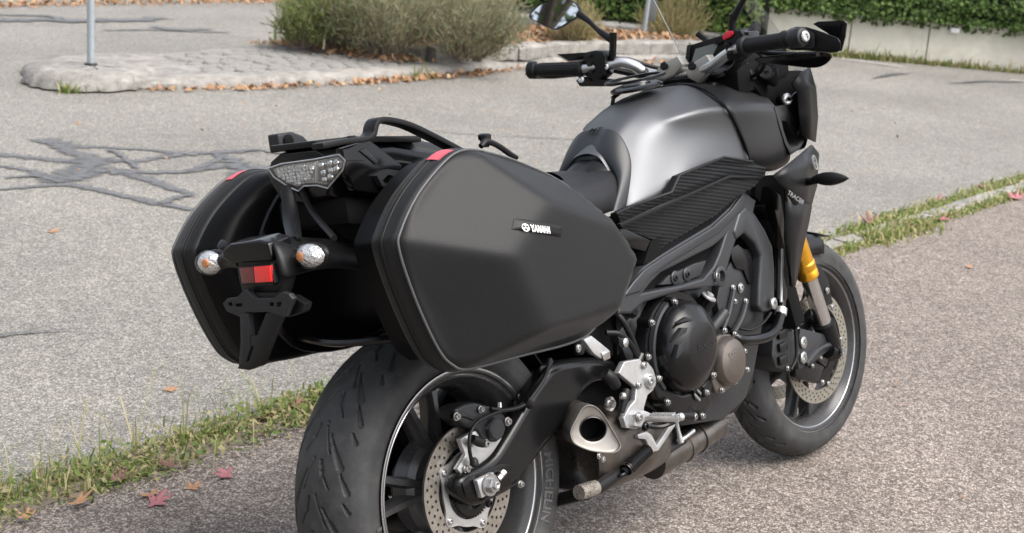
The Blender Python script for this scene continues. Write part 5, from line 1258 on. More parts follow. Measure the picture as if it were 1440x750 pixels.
for (a, b) in ((948, 425), (916, 454), (911, 502), (926, 532), (938, 566), (993, 552), (998, 517), (987, 585), (1002, 528), (988, 440)):
    part('engine_bolt', bolt(q(a, b, -.180), RIGHT, .0052, .007), 'bolt', eng)
    part('bolt_boss', lathe([(-.03, .012), (0, .011), (.001, 0)], q(a, b, -.179), RIGHT, n=16), 'cover', eng)
# bronze pickup cover
bc = q(1020, 506, -.165)
br = part('pickup_cover', prism(qs([(1003, 478), (1014, 470), (1028, 470), (1042, 486), (1050, 505), (1048, 520), (1034, 540), (1020, 552), (1008, 553), (1001, 535)], -.170), (0, .03, 0)), 'bronze', bevel=.005, seg=3)
part('cover_dome', lathe([(0, .058), (.008, .057), (.020, .050), (.026, .034), (.027, .030), (.0272, 0)], q(1022, 508, -.170), RIGHT, n=48), 'bronze', br, smooth=32)
part('cover_lettering', text_geo('CP3', q(1026, 504, -.1975), (1, 0, 0), (0, 0, 1), .017, .0004, bold=.01), 'chrome', br, smooth=0)
for (a, b) in ((1032, 470), (1046, 494), (1050, 520), (1033, 537), (1014, 549), (1003, 527), (1018, 465)):
    part('engine_bolt', bolt(q(a, b, -.172), RIGHT, .0052, .007), 'bolt', br)
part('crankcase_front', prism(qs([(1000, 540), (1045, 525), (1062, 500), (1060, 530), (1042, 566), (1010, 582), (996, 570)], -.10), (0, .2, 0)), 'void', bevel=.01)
part('lower_shield', prism(qs([(1022, 560), (1048, 530), (1062, 510), (1058, 545), (1035, 580), (1005, 590)], -.112), (0, .012, 0)), 'plastic', bevel=.003)

# coolant hose
part('coolant_hose', tube(qs([(1028, 470, -.16), (1042, 478, -.175), (1062, 478, -.175), (1082, 472, -.175), (1092, 460, -.17), (1097, 442, -.16), (1098, 425, -.15)]), .0125, n=14), 'gloss')
part('hose_clamp', tube(qs([(1097.5, 443, -.16), (1098.5, 434, -.158)]), .0148, n=16), 'silver')
part('thin_hose', tube(qs([(1040, 462, -.155), (1056, 464, -.16), (1072, 455, -.16), (1084, 440, -.158)]), .0035, n=8), 'rubber')
# radiator and side
part('radiator', box((1.16, 0, .56), (.05, .30, .34), [[.95, 0, .3], [0, 1, 0], [-.3, 0, .95]]), 'void', bevel=.005)
part('radiator_side', prism(qs([(1080, 262), (1098, 275), (1106, 330), (1108, 420), (1096, 440), (1090, 400), (1089, 330), (1074, 300)], -.150), (0, .02, 0)), 'gloss', bevel=.003)
part('fork_gap_filler', prism(qs([(1066, 248), (1088, 246), (1106, 262), (1106, 332), (1092, 330), (1078, 296), (1062, 276)], -.135), (0, .02, 0)), 'void')  # added black filler that keeps the gap before the fork tube dark
part('overflow_tube', tube(qs([(1100, 350), (1099, 390), (1098, 425)], -.158), .004, n=8), 'silver')

# ---- footrest, brake pedal
fb = part('footrest_bracket', plate(qs([(870, 525), (878, 509), (904, 504), (911, 509), (919, 519), (924, 536), (919, 549), (911, 556), (906, 574), (905, 592), (896, 604), (881, 602), (877, 588), (884, 574), (893, 563), (895, 545)], -.175), (0, .014, 0), bevel=.002), 'silver', smooth=25)
part('bracket_boss', lathe([(0, .017), (.006, .017), (.008, .014), (.008, 0)], q(913, 536, -.174), RIGHT, n=26), 'silver', fb)
for (a, b, r_) in ((914, 536, .009), (905, 514, .006), (898, 542, .006)): part('bracket_bolt', bolt(q(a, b, -.182 if r_ > .008 else -.177), RIGHT, r_, .005), 'bolt', fb)
p0, p1 = q(908, 588, -.185), q(957, 588, -.262)
part('footrest_mount', prism(qs([(894, 583), (906, 577), (918, 582), (920, 594), (908, 601), (893, 600)], -.190), (0, .02, 0)), 'silver', bevel=.004)
dd = nrm(p1-p0); up_ = nrm(np.cross(np.cross(dd, [0, 0, 1]), dd)); sd_ = np.cross(dd, up_)
peg = part('footrest', box((p0+p1)/2, (np.linalg.norm(p1-p0), .022, .014), [dd, sd_, up_]), 'silver', bevel=.004)
for k in range(9): part('footrest_ridge', box(p0+(p1-p0)*(.2+.075*k)+up_*.008, (.0028, .019, .004), [dd, sd_, up_]), 'silver', peg, smooth=0)
part('footrest_end', ellipsoid(q(957, 586.5, -.262), .009, .009, .009), 'silver', peg)
part('footrest_feeler', tube([q(951, 592, -.25), q(954, 606, -.25), q(958, 622, -.25)], [.0042, .0038, .0062], n=10), 'silver', peg)
part('pivot_bolt', bolt(q(898, 587, -.192), RIGHT, .008, .006), 'bolt'); part('pivot_bolt', bolt(q(906, 600, -.188), RIGHT, .008, .008), 'cover')
part('pedal_tip', tube(qs([(950, 586, -.21), (964, 585, -.212), (976, 586, -.214)]), [.008, .009, .009], n=12), 'rubber')
part('pedal_tip_bolt', bolt(q(977, 586, -.218), RIGHT, .006, .005), 'bolt')
part('brake_lever_rod', tube(qs([(905, 598, -.165), (930, 600, -.18), (955, 590, -.2)]), .006, n=8), 'cover')
part('stand_hook', prism(qs([(897, 611), (910, 607), (917, 612), (924, 626), (946, 593), (951, 597), (926, 634), (917, 636), (908, 618), (898, 617)], -.168), (0, .010, 0)), 'silver', bevel=.002)
# rear master cylinder and hoses
part('master_cylinder', tube(qs([(901, 500, -.165), (897, 508, -.165)]), .012, n=12), 'cover')
part('brake_pipe', tube(qs([(852, 468, -.15), (872, 470, -.165), (886, 483, -.168), (896, 500, -.168)]), .0062, n=10), 'rubber')
part('brake_pipe', tube(qs([(862, 436, -.15), (876, 452, -.165), (888, 475, -.168), (897, 498, -.168)]), .0068, n=10), 'rubber')
part('pipe_fitting', lathe([(0, .01), (.012, .01), (.014, .006), (.014, 0)], q(874, 482, -.168), RIGHT, n=12), 'bolt')
part('pushrod', tube(qs([(881, 548, -.18), (878, 560, -.18), (874, 580, -.18)]), [.009, .010, .006], n=10), 'rubber'); part('pushrod_end', ellipsoid(q(876, 557, -.185), .008, .008, .008), 'bolt')
g = tube(qs([(850, 525, -.16), (858, 532, -.165), (866, 543, -.165)]), [.013, .015, .012], n=12); part('rubber_boot', g, 'rubber')
part('frame_pivot_nut', lathe([(0, .015), (.006, .015), (.007, .009), (.012, .009), (.012, 0)], q(856, 568, -.15), RIGHT, n=18), 'bolt')
part('case_latch', prism(qs([(821, 478), (832, 472), (858, 493), (858, 502), (850, 507), (836, 498)], -.20), (0, .012, 0)), 'silver', bevel=.003)
part('latch_catch', prism(qs([(846, 496), (858, 493), (859, 504), (850, 508)], -.204), (0, .014, 0)), 'chrome', bevel=.002)
part('case_knob', lathe([(0, .015), (.01, .013), (.012, .010), (.012, 0)], q(812, 491, -.195), RIGHT, n=5), 'plastic', bevel=.002); part('knob_bolt', bolt(q(813, 490, -.207), RIGHT, .006, .004), 'bolt')
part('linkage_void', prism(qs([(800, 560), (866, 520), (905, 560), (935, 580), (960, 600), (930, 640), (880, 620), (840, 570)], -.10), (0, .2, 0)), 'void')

# ---- exhaust
tip = [(829, 568.5), (840, 573), (850, 584), (861, 603), (872, 622), (873.5, 630), (866, 637), (850, 637.5), (828, 634), (808, 625), (802, 614), (802, 604), (810, 588), (819, 573)]
ndir = nrm([-.55, -.82, .05])
def tp(s, dd_, Y=-.205):
    c = np.mean(tip, 0); P0 = q(c[0], c[1], Y); out = []
    for (a, b) in spline([np.array([*p, 0]) for p in tip], 4, True) and [tuple(p[:2]) for p in spline([np.array([*p, 0.]) for p in tip], 4, True)]:
        r_ = ray(c[0]+(a-c[0])*s, c[1]+(b-c[1])*s); t_ = np.dot(P0-CAM_B, ndir)/np.dot(r_, ndir); out.append(CAM_B+t_*r_+ndir*dd_)
    return out
hole_c = np.array([835, 604])
def tph(rpx, dd_, n):
    c = np.mean(tip, 0); P0 = q(c[0], c[1], -.205); out = []
    for k in range(n):
        a = 2*math.pi*k/n; r_ = ray(hole_c[0]+math.cos(a)*rpx, hole_c[1]+math.sin(a)*rpx*.93); t_ = np.dot(P0-CAM_B, ndir)/np.dot(r_, ndir); out.append(CAM_B+t_*r_+ndir*dd_)
    return out
T0 = tp(1, 0); nT = len(T0)
# order the hole points so that they run alongside the outline
hp = tph(19, -.006, nT); c2 = np.mean(tip, 0); tip2 = spline([np.array([*p, 0.]) for p in tip], 4, True); a0 = math.atan2(tip2[0][1]-hole_c[1], tip2[0][0]-hole_c[0])
angs = [math.atan2(p[1]-hole_c[1], p[0]-hole_c[0]) for p in tip2]
def hring(rpx, dd_):
    P0 = q(c2[0], c2[1], -.205); out = []
    for a in angs:
        r_ = ray(hole_c[0]+math.cos(a)*rpx, hole_c[1]+math.sin(a)*rpx*.93); t_ = np.dot(P0-CAM_B, ndir)/np.dot(r_, ndir); out.append(CAM_B+t_*r_+ndir*dd_)
    return out
rows = [tp(.97, -.05), tp(1.0, -.02), tp(1.0, -.002), tp(.98, .001), tp(.95, .001), tp(.92, -.002), tp(.86, -.003), hring(23, -.003), hring(19.5, -.0045)]
ex = part('exhaust_tip', gridmesh(rows, True), 'exhaust_tip', smooth=45)
part('outlet_pipe', gridmesh([hring(19, -.004), hring(17.6, -.003), hring(16.6, -.006), hring(16.2, -.05)], True), 'cover', ex); part('outlet_dark', Geo().add(hring(16.4, -.045), [tuple(range(nT))]), 'void', ex, smooth=0)
# silencer body under the engine
rows = []
for (x, yc, zc, wy, wz) in ((.334, -.065, .295, .082, .08), (.338, -.065, .295, .088, .086), (.36, -.065, .292, .10, .095), (.42, -.06, .288, .105, .095), (.50, -.055, .275, .105, .085), (.58, -.05, .258, .10, .07), (.66, -.035, .24, .075, .052), (.73, -.02, .225, .05, .042)):
    row = []
    for k in range(20):
        a = 2*math.pi*k/20; ca, sa = math.cos(a), math.sin(a); row.append((x, yc+wy*math.copysign(abs(ca)**.7, ca), zc+wz*math.copysign(abs(sa)**.7, sa)))
    rows.append(row)
g = gridmesh(rows, True); g.f += [tuple(range(20)), tuple(reversed(range(140, 160)))]
part('silencer', g, 'exhaust', sub=1, smooth=180)
part('silencer_neck', gridmesh([tp(.97, -.05), tp(1.0, -.10), tp(.95, -.16)], True), 'exhaust')
for (a, b) in ((842, 641), (848, 646), (864, 622)): part('silencer_bolt', bolt(q(a, b, -.205), RIGHT, .005, .004), 'bolt')
for k, (p_, nm) in enumerate(((( .70, -.05, .205), 'header_pipe'), ((.72, 0, .20), 'header_pipe'), ((.72, .05, .2), 'header_pipe'))):
    p_ = np.array(p_); part(nm, tube([p_, p_+[.14, -.02, .02], p_+[.24, -.02, .07], p_+[.30, -.01, .16], p_+[.27, 0, .26]], .019, n=14), 'exhaust')
cp = qs([(915, 650), (945, 636), (970, 622), (992, 608), (1008, 598)], -.075)
part('collector_pipe', tube(cp, [.040, .036, .032, .033, .030], n=22), 'exhaust')
for k in (0, 1): part('exhaust_clamp', tube(qs([(958+k*20, 630-k*13), (963+k*20, 627-k*13)], -.075), .0355, n=24), 'exhaust')
part('lambda_bolt', tube(qs([(952, 622, -.12), (962, 616, -.125), (975, 606, -.125)]), .006, n=8), 'bolt')

# ---- centre stand folded up, with its spring
cs = part('centre_stand', tube([q(828, 690, -.155), q(842, 684, -.155), q(866, 668, -.155), q(880, 662, -.15)], [.015, .016, .015, .012], n=10, sp=3), 'plastic')
part('stand_foot', tube([q(814, 693, -.158), q(824, 690, -.158), q(837, 686, -.158)], [.0155, .0165, .016], n=12, sp=2), 'foil', cs)
part('stand_cross', tube([q(826, 694, -.155), (.27, 0, .20), (.27, .15, .235)], .014, n=8), 'plastic', cs)
part('stand_arm', tube([q(880, 662, -.15), q(925, 640, -.12), q(960, 618, -.1)], .012, n=8), 'plastic', cs)
part('stand_lever', tube([(.27, .15, .23), (.18, .16, .18), (.10, .165, .17)], .014, n=8), 'plastic', cs)
A, B = q(876, 665, -.172), q(912, 631, -.172); dd = nrm(B-A); x_, y_, _ = frame_of(dd); L_ = np.linalg.norm(B-A); pts = []
for k in range(15*12+1):
    a = 2*math.pi*k/12; pts.append(A+dd*(L_*(.10+.86*k/(15*12)))+.0125*(math.cos(a)*x_+math.sin(a)*y_))
part('stand_spring', tube(pts, .0026, n=6, sp=1), 'cover'); part('spring_core', tube([A, B], .0085, n=8), 'void')
part('spring_hook', tube([A-dd*.010+x_*.010, A-dd*.014, A-dd*.004-x_*.006, A+dd*.006], .0032, n=6), 'cover')
# side stand on the far side, carrying the lean
part('side_stand', tube([(.62, .10, .24), (.56, .22, .10), (.53, .262, .062)], [.014, .013, .012], n=10, sp=2), 'plastic')
sp_ = np.linalg.inv(_bm) @ np.array([.53, .285, .006, 1]); part('side_stand_foot', prism([(sp_[0]+a, sp_[1]+b, sp_[2]+b*math.tan(LEAN)) for a, b in ((-.04, -.02), (.03, -.025), (.035, .025), (-.035, .025))], (0, 0, .008)), 'plastic', bevel=.002)
part('side_stand_leg', tube([(.56, .22, .10), sp_[:3]+[0, -.005, .01]], .0125, n=10), 'plastic')

# ---- front fork, fender, brakes
def mirror_front(g):
    """the same piece on the other side of the steered front end"""
    M_ = np.array(SM.inverted())[:3]; A = np.c_[np.array(g.v), np.ones(len(g.v))] @ M_.T; A[:, 1] *= -1
    o = Geo(); o.v = list(map(tuple, A)); o.f = [tuple(reversed(f_)) for f_ in g.f]; return steered(o)
FYK = -.100
fk0, fk1 = q(1172, 496, FYK), q(1122, 345, FYK); fd = nrm(fk1-fk0)
def fpos(px_, py_): 
    p = q(px_, py_, FYK); return fk0+fd*np.dot(p-fk0, fd)
s_gold0 = np.dot(fpos(1136, 392)-fk0, fd); s_b = np.dot(fpos(1158, 455)-fk0, fd)
def both(name, g, m, **k):
    part(name, g, m, **k); part(name, mirror_front(g), m, **k)
both('fork_tube', lathe([(s_gold0, .0255), (s_gold0+.004, .0285), (s_gold0+.022, .0285), (s_gold0+.024, .0275), (s_gold0+.030, .0275), (s_gold0+.032, .0285), (s_gold0+.045, .0285), (s_gold0+.048, .026), (s_gold0+.26, .026), (s_gold0+.26, 0)], fk0, fd, n=30), 'gold', smooth=30)
both('fork_slider', lathe([(s_b-.02, .0215), (s_gold0+.01, .0215)], fk0, fd, n=30), 'chrome')
both('fork_foot', lathe([(-.01, .0), (-.01, .020), (.02, .026), (s_b-.02, .029), (s_b, .030), (s_b+.004, .0225)], fk0, fd, n=30), 'panel')
axc = fk0+fd*.004
both('axle_clamp', tube([axc+[-.03, .0, .01], axc, axc+[.01, 0, 0]], [.022, .026, .022], n=14), 'panel')
both('front_axle', lathe([(0, .012), (.006, .012), (.006, .006), (.002, .005), (.002, 0)], axc+[0, -.027, 0], RIGHT, n=20), 'bolt')
both('caliper_arm', prism(qs([(1126, 462), (1160, 470), (1172, 488), (1160, 498), (1140, 512), (1124, 520), (1120, 500)], -.108), (0, .016, 0)), 'engine', bevel=.004)
both('caliper_bolt', lathe([(0, .0155), (.005, .0155), (.007, .012), (.007, .007), (.003, .006), (.003, 0)], q(1128.5, 482, -.110), RIGHT, n=24), 'bolt')
both('caliper_bolt', lathe([(0, .0155), (.005, .0155), (.007, .012), (.007, .007), (.003, .006), (.003, 0)], q(1128.5, 503, -.110), RIGHT, n=24), 'bolt')
both('caliper_web', tube(qs([(1132, 512), (1150, 492), (1168, 484)], -.108), .009, n=8), 'engine')
cf = prism(qs([(1088, 464), (1096, 454), (1112, 458), (1122, 470), (1122, 512), (1112, 524), (1092, 518), (1086, 500)], -.105), (0, .075, 0)); both('front_caliper', cf, 'engine', bevel=.008)
for (a, b) in ((1099, 470), (1100, 488), (1100, 506)): both('caliper_detail', box(q(a, b, -.108), (.04, .012, .022)), 'cover', bevel=.004)
for (a, b) in ((1114, 462), (1107, 518), (1097, 460)): both('caliper_screw', bolt(q(a, b, -.108), RIGHT, .005, .006), 'bolt')
both('caliper_lower', prism(qs([(1118, 512), (1142, 508), (1160, 516), (1150, 540), (1138, 536), (1120, 530)], -.100), (0, .02, 0)), 'cover', bevel=.004)
both('rotor_bolt', bolt(q(1156, 538, -.102), RIGHT, .006, .006), 'bolt'); both('rotor_bolt', bolt(q(1142, 515, -.104), RIGHT, .0045, .005), 'bolt')
both('brake_line', tube(qs([(1112, 520, -.115), (1120, 500, -.12), (1118, 460, -.12), (1112, 420, -.12), (1106, 380, -.11), (1102, 330, -.09)]), .0045, n=8), 'rubber')
# fender
def arcgrid(a0, a1, prof, n=22):
    rows = []
    for i in range(n+1):
        a = rad(a0+(a1-a0)*i/n); rows.append([(AX_F[0]+math.cos(a)*r_, y, AX_F[2]+math.sin(a)*r_) for y, r_ in prof])
    return steered(gridmesh(rows))
fpr = [(-.070, .250), (-.071, .270), (-.065, .288), (-.045, .300), (0, .306), (.045, .300), (.065, .288), (.071, .270), (.070, .250)]
part('front_fender', arcgrid(78, 150, fpr), 'panel', solid=.003, smooth=60)
part('fender_tip', steered(Geo().add([(AX_F[0]+math.cos(rad(a))*r_, y, AX_F[2]+math.sin(rad(a))*r_) for a, r_, y in ((80, .302, -.055), (80, .309, 0), (80, .302, .055), (70, .309, .03), (62, .312, 0), (66, .306, -.045))], [(0, 1, 4, 5), (1, 2, 3, 4)])), 'panel', solid=.003, smooth=30)
both('fender_blade', prism(qs([(1126, 350), (1143, 366), (1158, 380), (1166, 396), (1171, 427), (1160, 432), (1149, 414), (1140, 392)], -.084), (0, .006, 0)), 'panel', bevel=.002)
both('fender_bolt', bolt(q(1163, 409, -.086), RIGHT, .007, .005), 'bolt'); both('fender_bolt', bolt(q(1170, 432, -.086), RIGHT, .007, .005), 'bolt')
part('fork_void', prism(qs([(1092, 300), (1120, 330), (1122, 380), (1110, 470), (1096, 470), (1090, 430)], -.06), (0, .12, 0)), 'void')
part('triple_clamp', tube([(1.10, -.12, .93), (1.12, 0, .93), (1.10, .12, .93)], .025, n=8), 'cover')

# ---- side fairing
def fpanel(rows_, name, m_, **k):
    g = gridmesh([[q(*p) for p in r_] for r_ in rows_]); part(name, g, m_, **k); part(name, g.mirror(), m_, **k)
fpanel([[(1086, 247, -.214), (1106, 232, -.218), (1126, 216, -.206), (1140, 204, -.190)],
        [(1089, 253, -.216), (1110, 243, -.224), (1132, 236, -.212), (1150, 217, -.178)],
        [(1103, 266, -.217), (1116, 268, -.226), (1132, 272, -.216), (1147, 262, -.180)],
        [(1104, 282, -.214), (1116, 288, -.218), (1128, 290, -.212), (1139, 290, -.190)]], 'fairing_upper', 'panel', solid=.004, smooth=40)
fpanel([[(1103, 268, -.216), (1116, 275, -.218), (1131, 286, -.217), (1140, 289, -.200)],
        [(1103, 300, -.205), (1114, 305, -.216), (1124, 310, -.214), (1136, 312, -.194)],
        [(1102, 335, -.198), (1110, 340, -.206), (1118, 345, -.204), (1128, 346, -.192)],
        [(1108, 375, -.190), (1112, 385, -.196), (1115, 390, -.194), (1119, 392, -.188)],
        [(1112, 402, -.188), (1113, 403, -.190), (1114, 404, -.19), (1116, 404, -.186)]], 'fairing_lower', 'panel', solid=.004, smooth=40)
part('fairing_lettering', text_geo('TRACER', q(1106.5, 273, -.2365), q(1133, 291, -.2335)-q(1106.5, 273, -.2365), (0, 0, 1), .0165, .0012, shear=.35, bold=.004, xs=1.35), 'grey_print', smooth=0)
eo = q(1144.5, 229, -.196); en = nrm([.25, -.95, .15]); 
em = part('emblem', lathe([(0, .019), (.004, .019), (.004, .0158), (.002, .0155)], eo, en, n=30), 'silver')
part('emblem_face', lathe([(.001, .0155), (.0025, .0155), (.0025, 0)], eo, en, n=30), 'void', em)
x_, y_, _ = frame_of(en); g = Geo()
for k in range(3):
    a = math.pi/2+k*2*math.pi/3; e = math.cos(a)*x_+math.sin(a)*y_; f_ = np.cross(en, e); o_ = eo+en*.0032
    for s in (-1, 0, 1): g.add([o_+f_*(s*.0042-.0009)+e*.003*abs(s), o_+f_*(s*.0042+.0009)+e*.003*abs(s), o_+f_*(s*.0042+.0009)+e*.0145, o_+f_*(s*.0042-.0009)+e*.0145], [(0, 1, 2, 3)])
part('emblem_forks', g, 'silver', em, smooth=0)
# front indicators
for f3 in (np.array([1, 1, 1]), MIR):
    P_ = [p*f3 for p in (q(1132, 256, -.205), q(1142, 255, -.235), q(1150, 253, -.255))]
    st = part('front_indicator_stem', tube(P_, [.011, .009, .009], n=12), 'rubber')
    c = q(1168, 251.5, -.295)*f3; e = nrm(q(1190, 252, -.33)*f3-q(1146, 253, -.25)*f3); rows = []
    u_ = nrm(np.cross(np.cross(e, [0, 0, 1]), e)); v2 = np.cross(e, u_)
    for i in range(15):
        t_ = i/14; pr = (math.sin(math.pi*min(1, (t_*.92+.08)))**.75); row = []
        for j in range(16): an = 2*math.pi*j/16; row.append(c+e*(t_-.5)*.094+u_*.0165*pr*math.sin(an)+v2*.015*pr*math.cos(an))
        rows.append(row)
    part('front_indicator', gridmesh(rows, True), 'rubber', smooth=180)
# headlight cowl
fpanel([[(1112, 118, -.200), (1124, 104, -.200), (1137, 94, -.185)], [(1120, 130, -.20), (1134, 122, -.20), (1146, 126, -.165)], [(1122, 160, -.2), (1137, 160, -.198), (1148.5, 165, -.16)], [(1126, 190, -.2), (1136, 196, -.195), (1145, 200, -.165)]], 'headlight_cowl', 'cowl', solid=.004, smooth=60)
part('cowl_front', gridmesh([[(1.30, -.18, 1.02), (1.42, -.10, 1.03), (1.45, 0, 1.03), (1.42, .10, 1.03), (1.30, .18, 1.02)], [(1.34, -.17, .93), (1.47, -.10, .93), (1.50, 0, .93), (1.47, .10, .93), (1.34, .17, .93)], [(1.30, -.16, .83), (1.42, -.09, .82), (1.45, 0, .81), (1.42, .09, .82), (1.30, .16, .83)]]), 'cowl', sub=2, solid=.004, smooth=180)
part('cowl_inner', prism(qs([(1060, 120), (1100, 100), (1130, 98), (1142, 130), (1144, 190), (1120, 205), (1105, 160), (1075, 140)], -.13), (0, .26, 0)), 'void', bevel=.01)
part('cowl_ring', tube(spline(qs([(1110, 140), (1120, 132), (1130, 140), (1134, 160), (1130, 180), (1122, 188)], -.185), 4), .0045, n=8, sp=1), 'gloss')
part('cowl_bolt', lathe([(0, .0145), (.006, .0145), (.009, .011), (.009, .006), (.005, .005), (.005, 0)], q(1106, 140, -.17), (-.5, -.85, .1), n=22), 'bolt')
part('bolt_seat', lathe([(-.02, .019), (0, .019), (.001, 0)], q(1106.5, 140, -.168), (-.5, -.85, .1), n=22), 'plastic')
# power socket
so = q(1074, 101, -.11); sn = nrm([-.75, -.55, .25])
sk = part('socket_housing', prism(px_x([(1063, 88), (1086, 87), (1093, 94), (1096, 112), (1090, 118), (1066, 108), (1062, 100)], 1.17), (.03, .02, -.01)), 'plastic_grey', bevel=.004)
part('socket_cap', lathe([(0, .021), (.006, .021), (.008, .018), (.006, .016), (.006, 0)], PL(1077, 101, 'x', 1.165), sn, n=30), 'plastic', sk)
part('socket_rib', box(PL(1077, 101, 'x', 1.158), (.004, .02, .004)), 'plastic_grey', sk)

# ---- windscreen, dashboard
rows = []
for i in range(11):
    z = .98+i*.046; w = .165-.055*max(0, (z-1.02))/.4; xe = 1.175-(z-1.206)*.92; row = []
    for j in range(-8, 9):
        f_ = j/8; row.append((xe+.085*(1-f_*f_), f_*w, z+.02*(1-f_*f_)*(1 if i == 10 else 0)))
    rows.append(row)
ws = part('windscreen', gridmesh(rows), 'screen', smooth=180)
part('windscreen_edge', tube([r_[-1] for r_ in rows], .0016, n=6, sp=1), mat('clear edge', (.55, .57, .56), .2), ws); part('windscreen_edge', tube([r_[0] for r_ in rows], .0012, n=6, sp=1), 'clear', ws)
part('screen_bracket', tube([PL(982, 47, 'x', 1.2), PL(992, 56, 'x', 1.2), PL(1000, 62, 'x', 1.18)], [.010, .008, .008], n=8), 'plastic')
part('screen_bracket', tube([PL(1065, 32, 'x', 1.2), PL(1058, 44, 'x', 1.2), PL(1050, 54, 'x', 1.18)], [.010, .011, .010], n=8), 'plastic')
part('screen_knob', lathe([(0, .013), (.02, .015), (.022, 0)], PL(1061, 44, 'x', 1.19), (-.8, -.5, .2), n=16), 'plastic_grey')
ds = part('dashboard', prism(px_x([(963, 96), (967, 64), (1012, 50), (1040, 42), (1046, 60), (1030, 82), (1000, 100)], 1.13), (.05, .01, -.02)), 'plastic', bevel=.005)
part('display', prism(px_x([(972, 90), (978, 69), (1006, 61), (1009, 64), (1000, 82), (990, 90)], 1.127), (.003, 0, 0)), 'lcd', ds)
part('display_side', prism(px_x([(962, 95), (966, 64), (970, 63), (967, 95)], 1.125), (.01, 0, 0)), 'plastic_grey', ds, bevel=.001)
part('dash_visor', prism(px_x([(1002, 58), (1018, 48), (1040, 40), (1046, 44), (1020, 58), (1006, 64)], 1.12), (.06, 0, 0)), 'plastic', bevel=.003)
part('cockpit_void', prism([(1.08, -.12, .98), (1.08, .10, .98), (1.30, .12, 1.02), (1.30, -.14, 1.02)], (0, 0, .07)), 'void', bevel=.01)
part('bar_mount', box((1.07, 0, .99), (.08, .16, .07)), 'cover', bevel=.008)

# ---- handlebar and controls
BX = [(743, 99, .92), (820, 97, .955), (855, 92, .975), (874, 88, .99), (892, 93, 1.005), (912, 105, 1.03), (945, 105, 1.035), (985, 99, 1.02), (1004, 91, 1.0), (1018, 80, .985), (1035, 69, .97), (1060, 62, .94), (1129, 52, .905)]
BP = [PL(a, b, 'x', c) for a, b, c in BX]
part('handlebar', tube(BP[1:12], [.011, .011, .0125, .0135, .014, .014, .014, .0135, .013, .012, .011], n=18), 'alu')
def clampg(poly, X): return prism(px_x(poly, X), (.035, .02, .0))
for poly, bp_ in (([(922, 100), (930, 90), (952, 79), (960, 91), (950, 104), (940, 112), (927, 108)], (934, 93)), ([(964, 100), (972, 90), (993, 77), (1000, 89), (991, 105), (981, 117), (968, 110)], (973, 93))):
    ck = part('bar_clamp', prism(px_x(poly, 1.004), (.05, .012, 0)), 'titan', bevel=.003); part('clamp_bolt', bolt(PL(*bp_, 'x', 1.002), (-.9, -.2, .3), .008, .003), 'cover', ck)
# left grip and switches
gl0, gl1 = BP[0], BP[1]; gd = nrm(gl1-gl0); GL = np.linalg.norm(gl1-gl0)
pg = [(0, .0), (0, .018), (.004, .022), (.020, .0225), (.023, .0165), (.030, .0165), (.034, .0175), (GL-.012, .0178), (GL-.010, .021), (GL-.004, .021), (GL, .014)]
gr_ = part('left_grip', lathe(pg, gl0, gd, n=28), 'rubber', smooth=30)
for k in range(10):
    a = 2*math.pi*k/10; x_, y2, _ = frame_of(gd); e = math.cos(a)*x_+math.sin(a)*y2; part('grip_rib', tube([gl0+gd*.036+e*.0172, gl0+gd*(GL-.014)+e*.0176], .0012, n=4, sp=1), 'rubber', gr_)
sl = part('left_switch', prism(px_x([(819, 84), (822, 74), (836, 71), (846, 72), (851, 80), (850, 106), (842, 112), (826, 110), (820, 102)], .955), (.045, .005, 0)), 'plastic', bevel=.004)
for (a, b, w, h) in ((829, 78, .010, .007), (829, 90, .013, .008), (831, 101, .012, .008)): part('switch_button', box(PL(a, b, 'x', .951), (.008, w, h)), 'cover', sl, bevel=.001)
part('switch_screw', bolt(PL(817, 112, 'x', .95), (-.8, -.5, .3), .006, .004), 'bolt', sl)
part('left_guard', prism(px_x([(783, 76), (850, 72), (862, 78), (850, 82), (800, 86)], 1.03), (.03, .02, -.006)), 'gloss', bevel=.003)
part('left_guard_lower', prism(px_x([(809, 113), (818, 108), (862, 112), (872, 118), (860, 122), (815, 122)], .97), (.05, .02, 0)), 'gloss', bevel=.004)
part('left_guard_blade', tube([PL(740, 104, 'x', .94), PL(770, 108, 'x', .99), PL(800, 106, 'x', 1.02), PL(826, 104, 'x', 1.03)], [.008, .012, .012, .010], n=8, flat=(1.0, .5)), 'plastic')
part('clutch_lever', tube([PL(836, 100, 'x', 1.0), PL(815, 104, 'x', 1.02), PL(780, 108, 'x', 1.02), PL(750, 108, 'x', 1.0)], [.007, .006, .005, .006], n=8), 'plastic')
part('clutch_perch', tube([PL(848, 96, 'x', .975), PL(858, 92, 'x', .98)], .019, n=14), 'cover'); part('perch_bolt', bolt(PL(852, 94, 'x', .962), (-.8, -.5, .2), .0055, .004), 'bolt')
part('cable_bundle', tube([PL(850, 96, 'x', 1.0), PL(872, 100, 'x', 1.03), PL(900, 106, 'x', 1.06), PL(930, 112, 'x', 1.08)], [.008, .0085, .009, .009], n=8), 'rubber')
part('cable_bundle', tube([PL(862, 82, 'x', 1.0), PL(885, 84, 'x', 1.03), PL(910, 92, 'x', 1.06), PL(935, 98, 'x', 1.09)], .005, n=8), 'rubber')
part('bar_band', tube([PL(902, 102, 'x', 1.016), PL(907, 106, 'x', 1.022)], .0165, n=14), 'rubber')
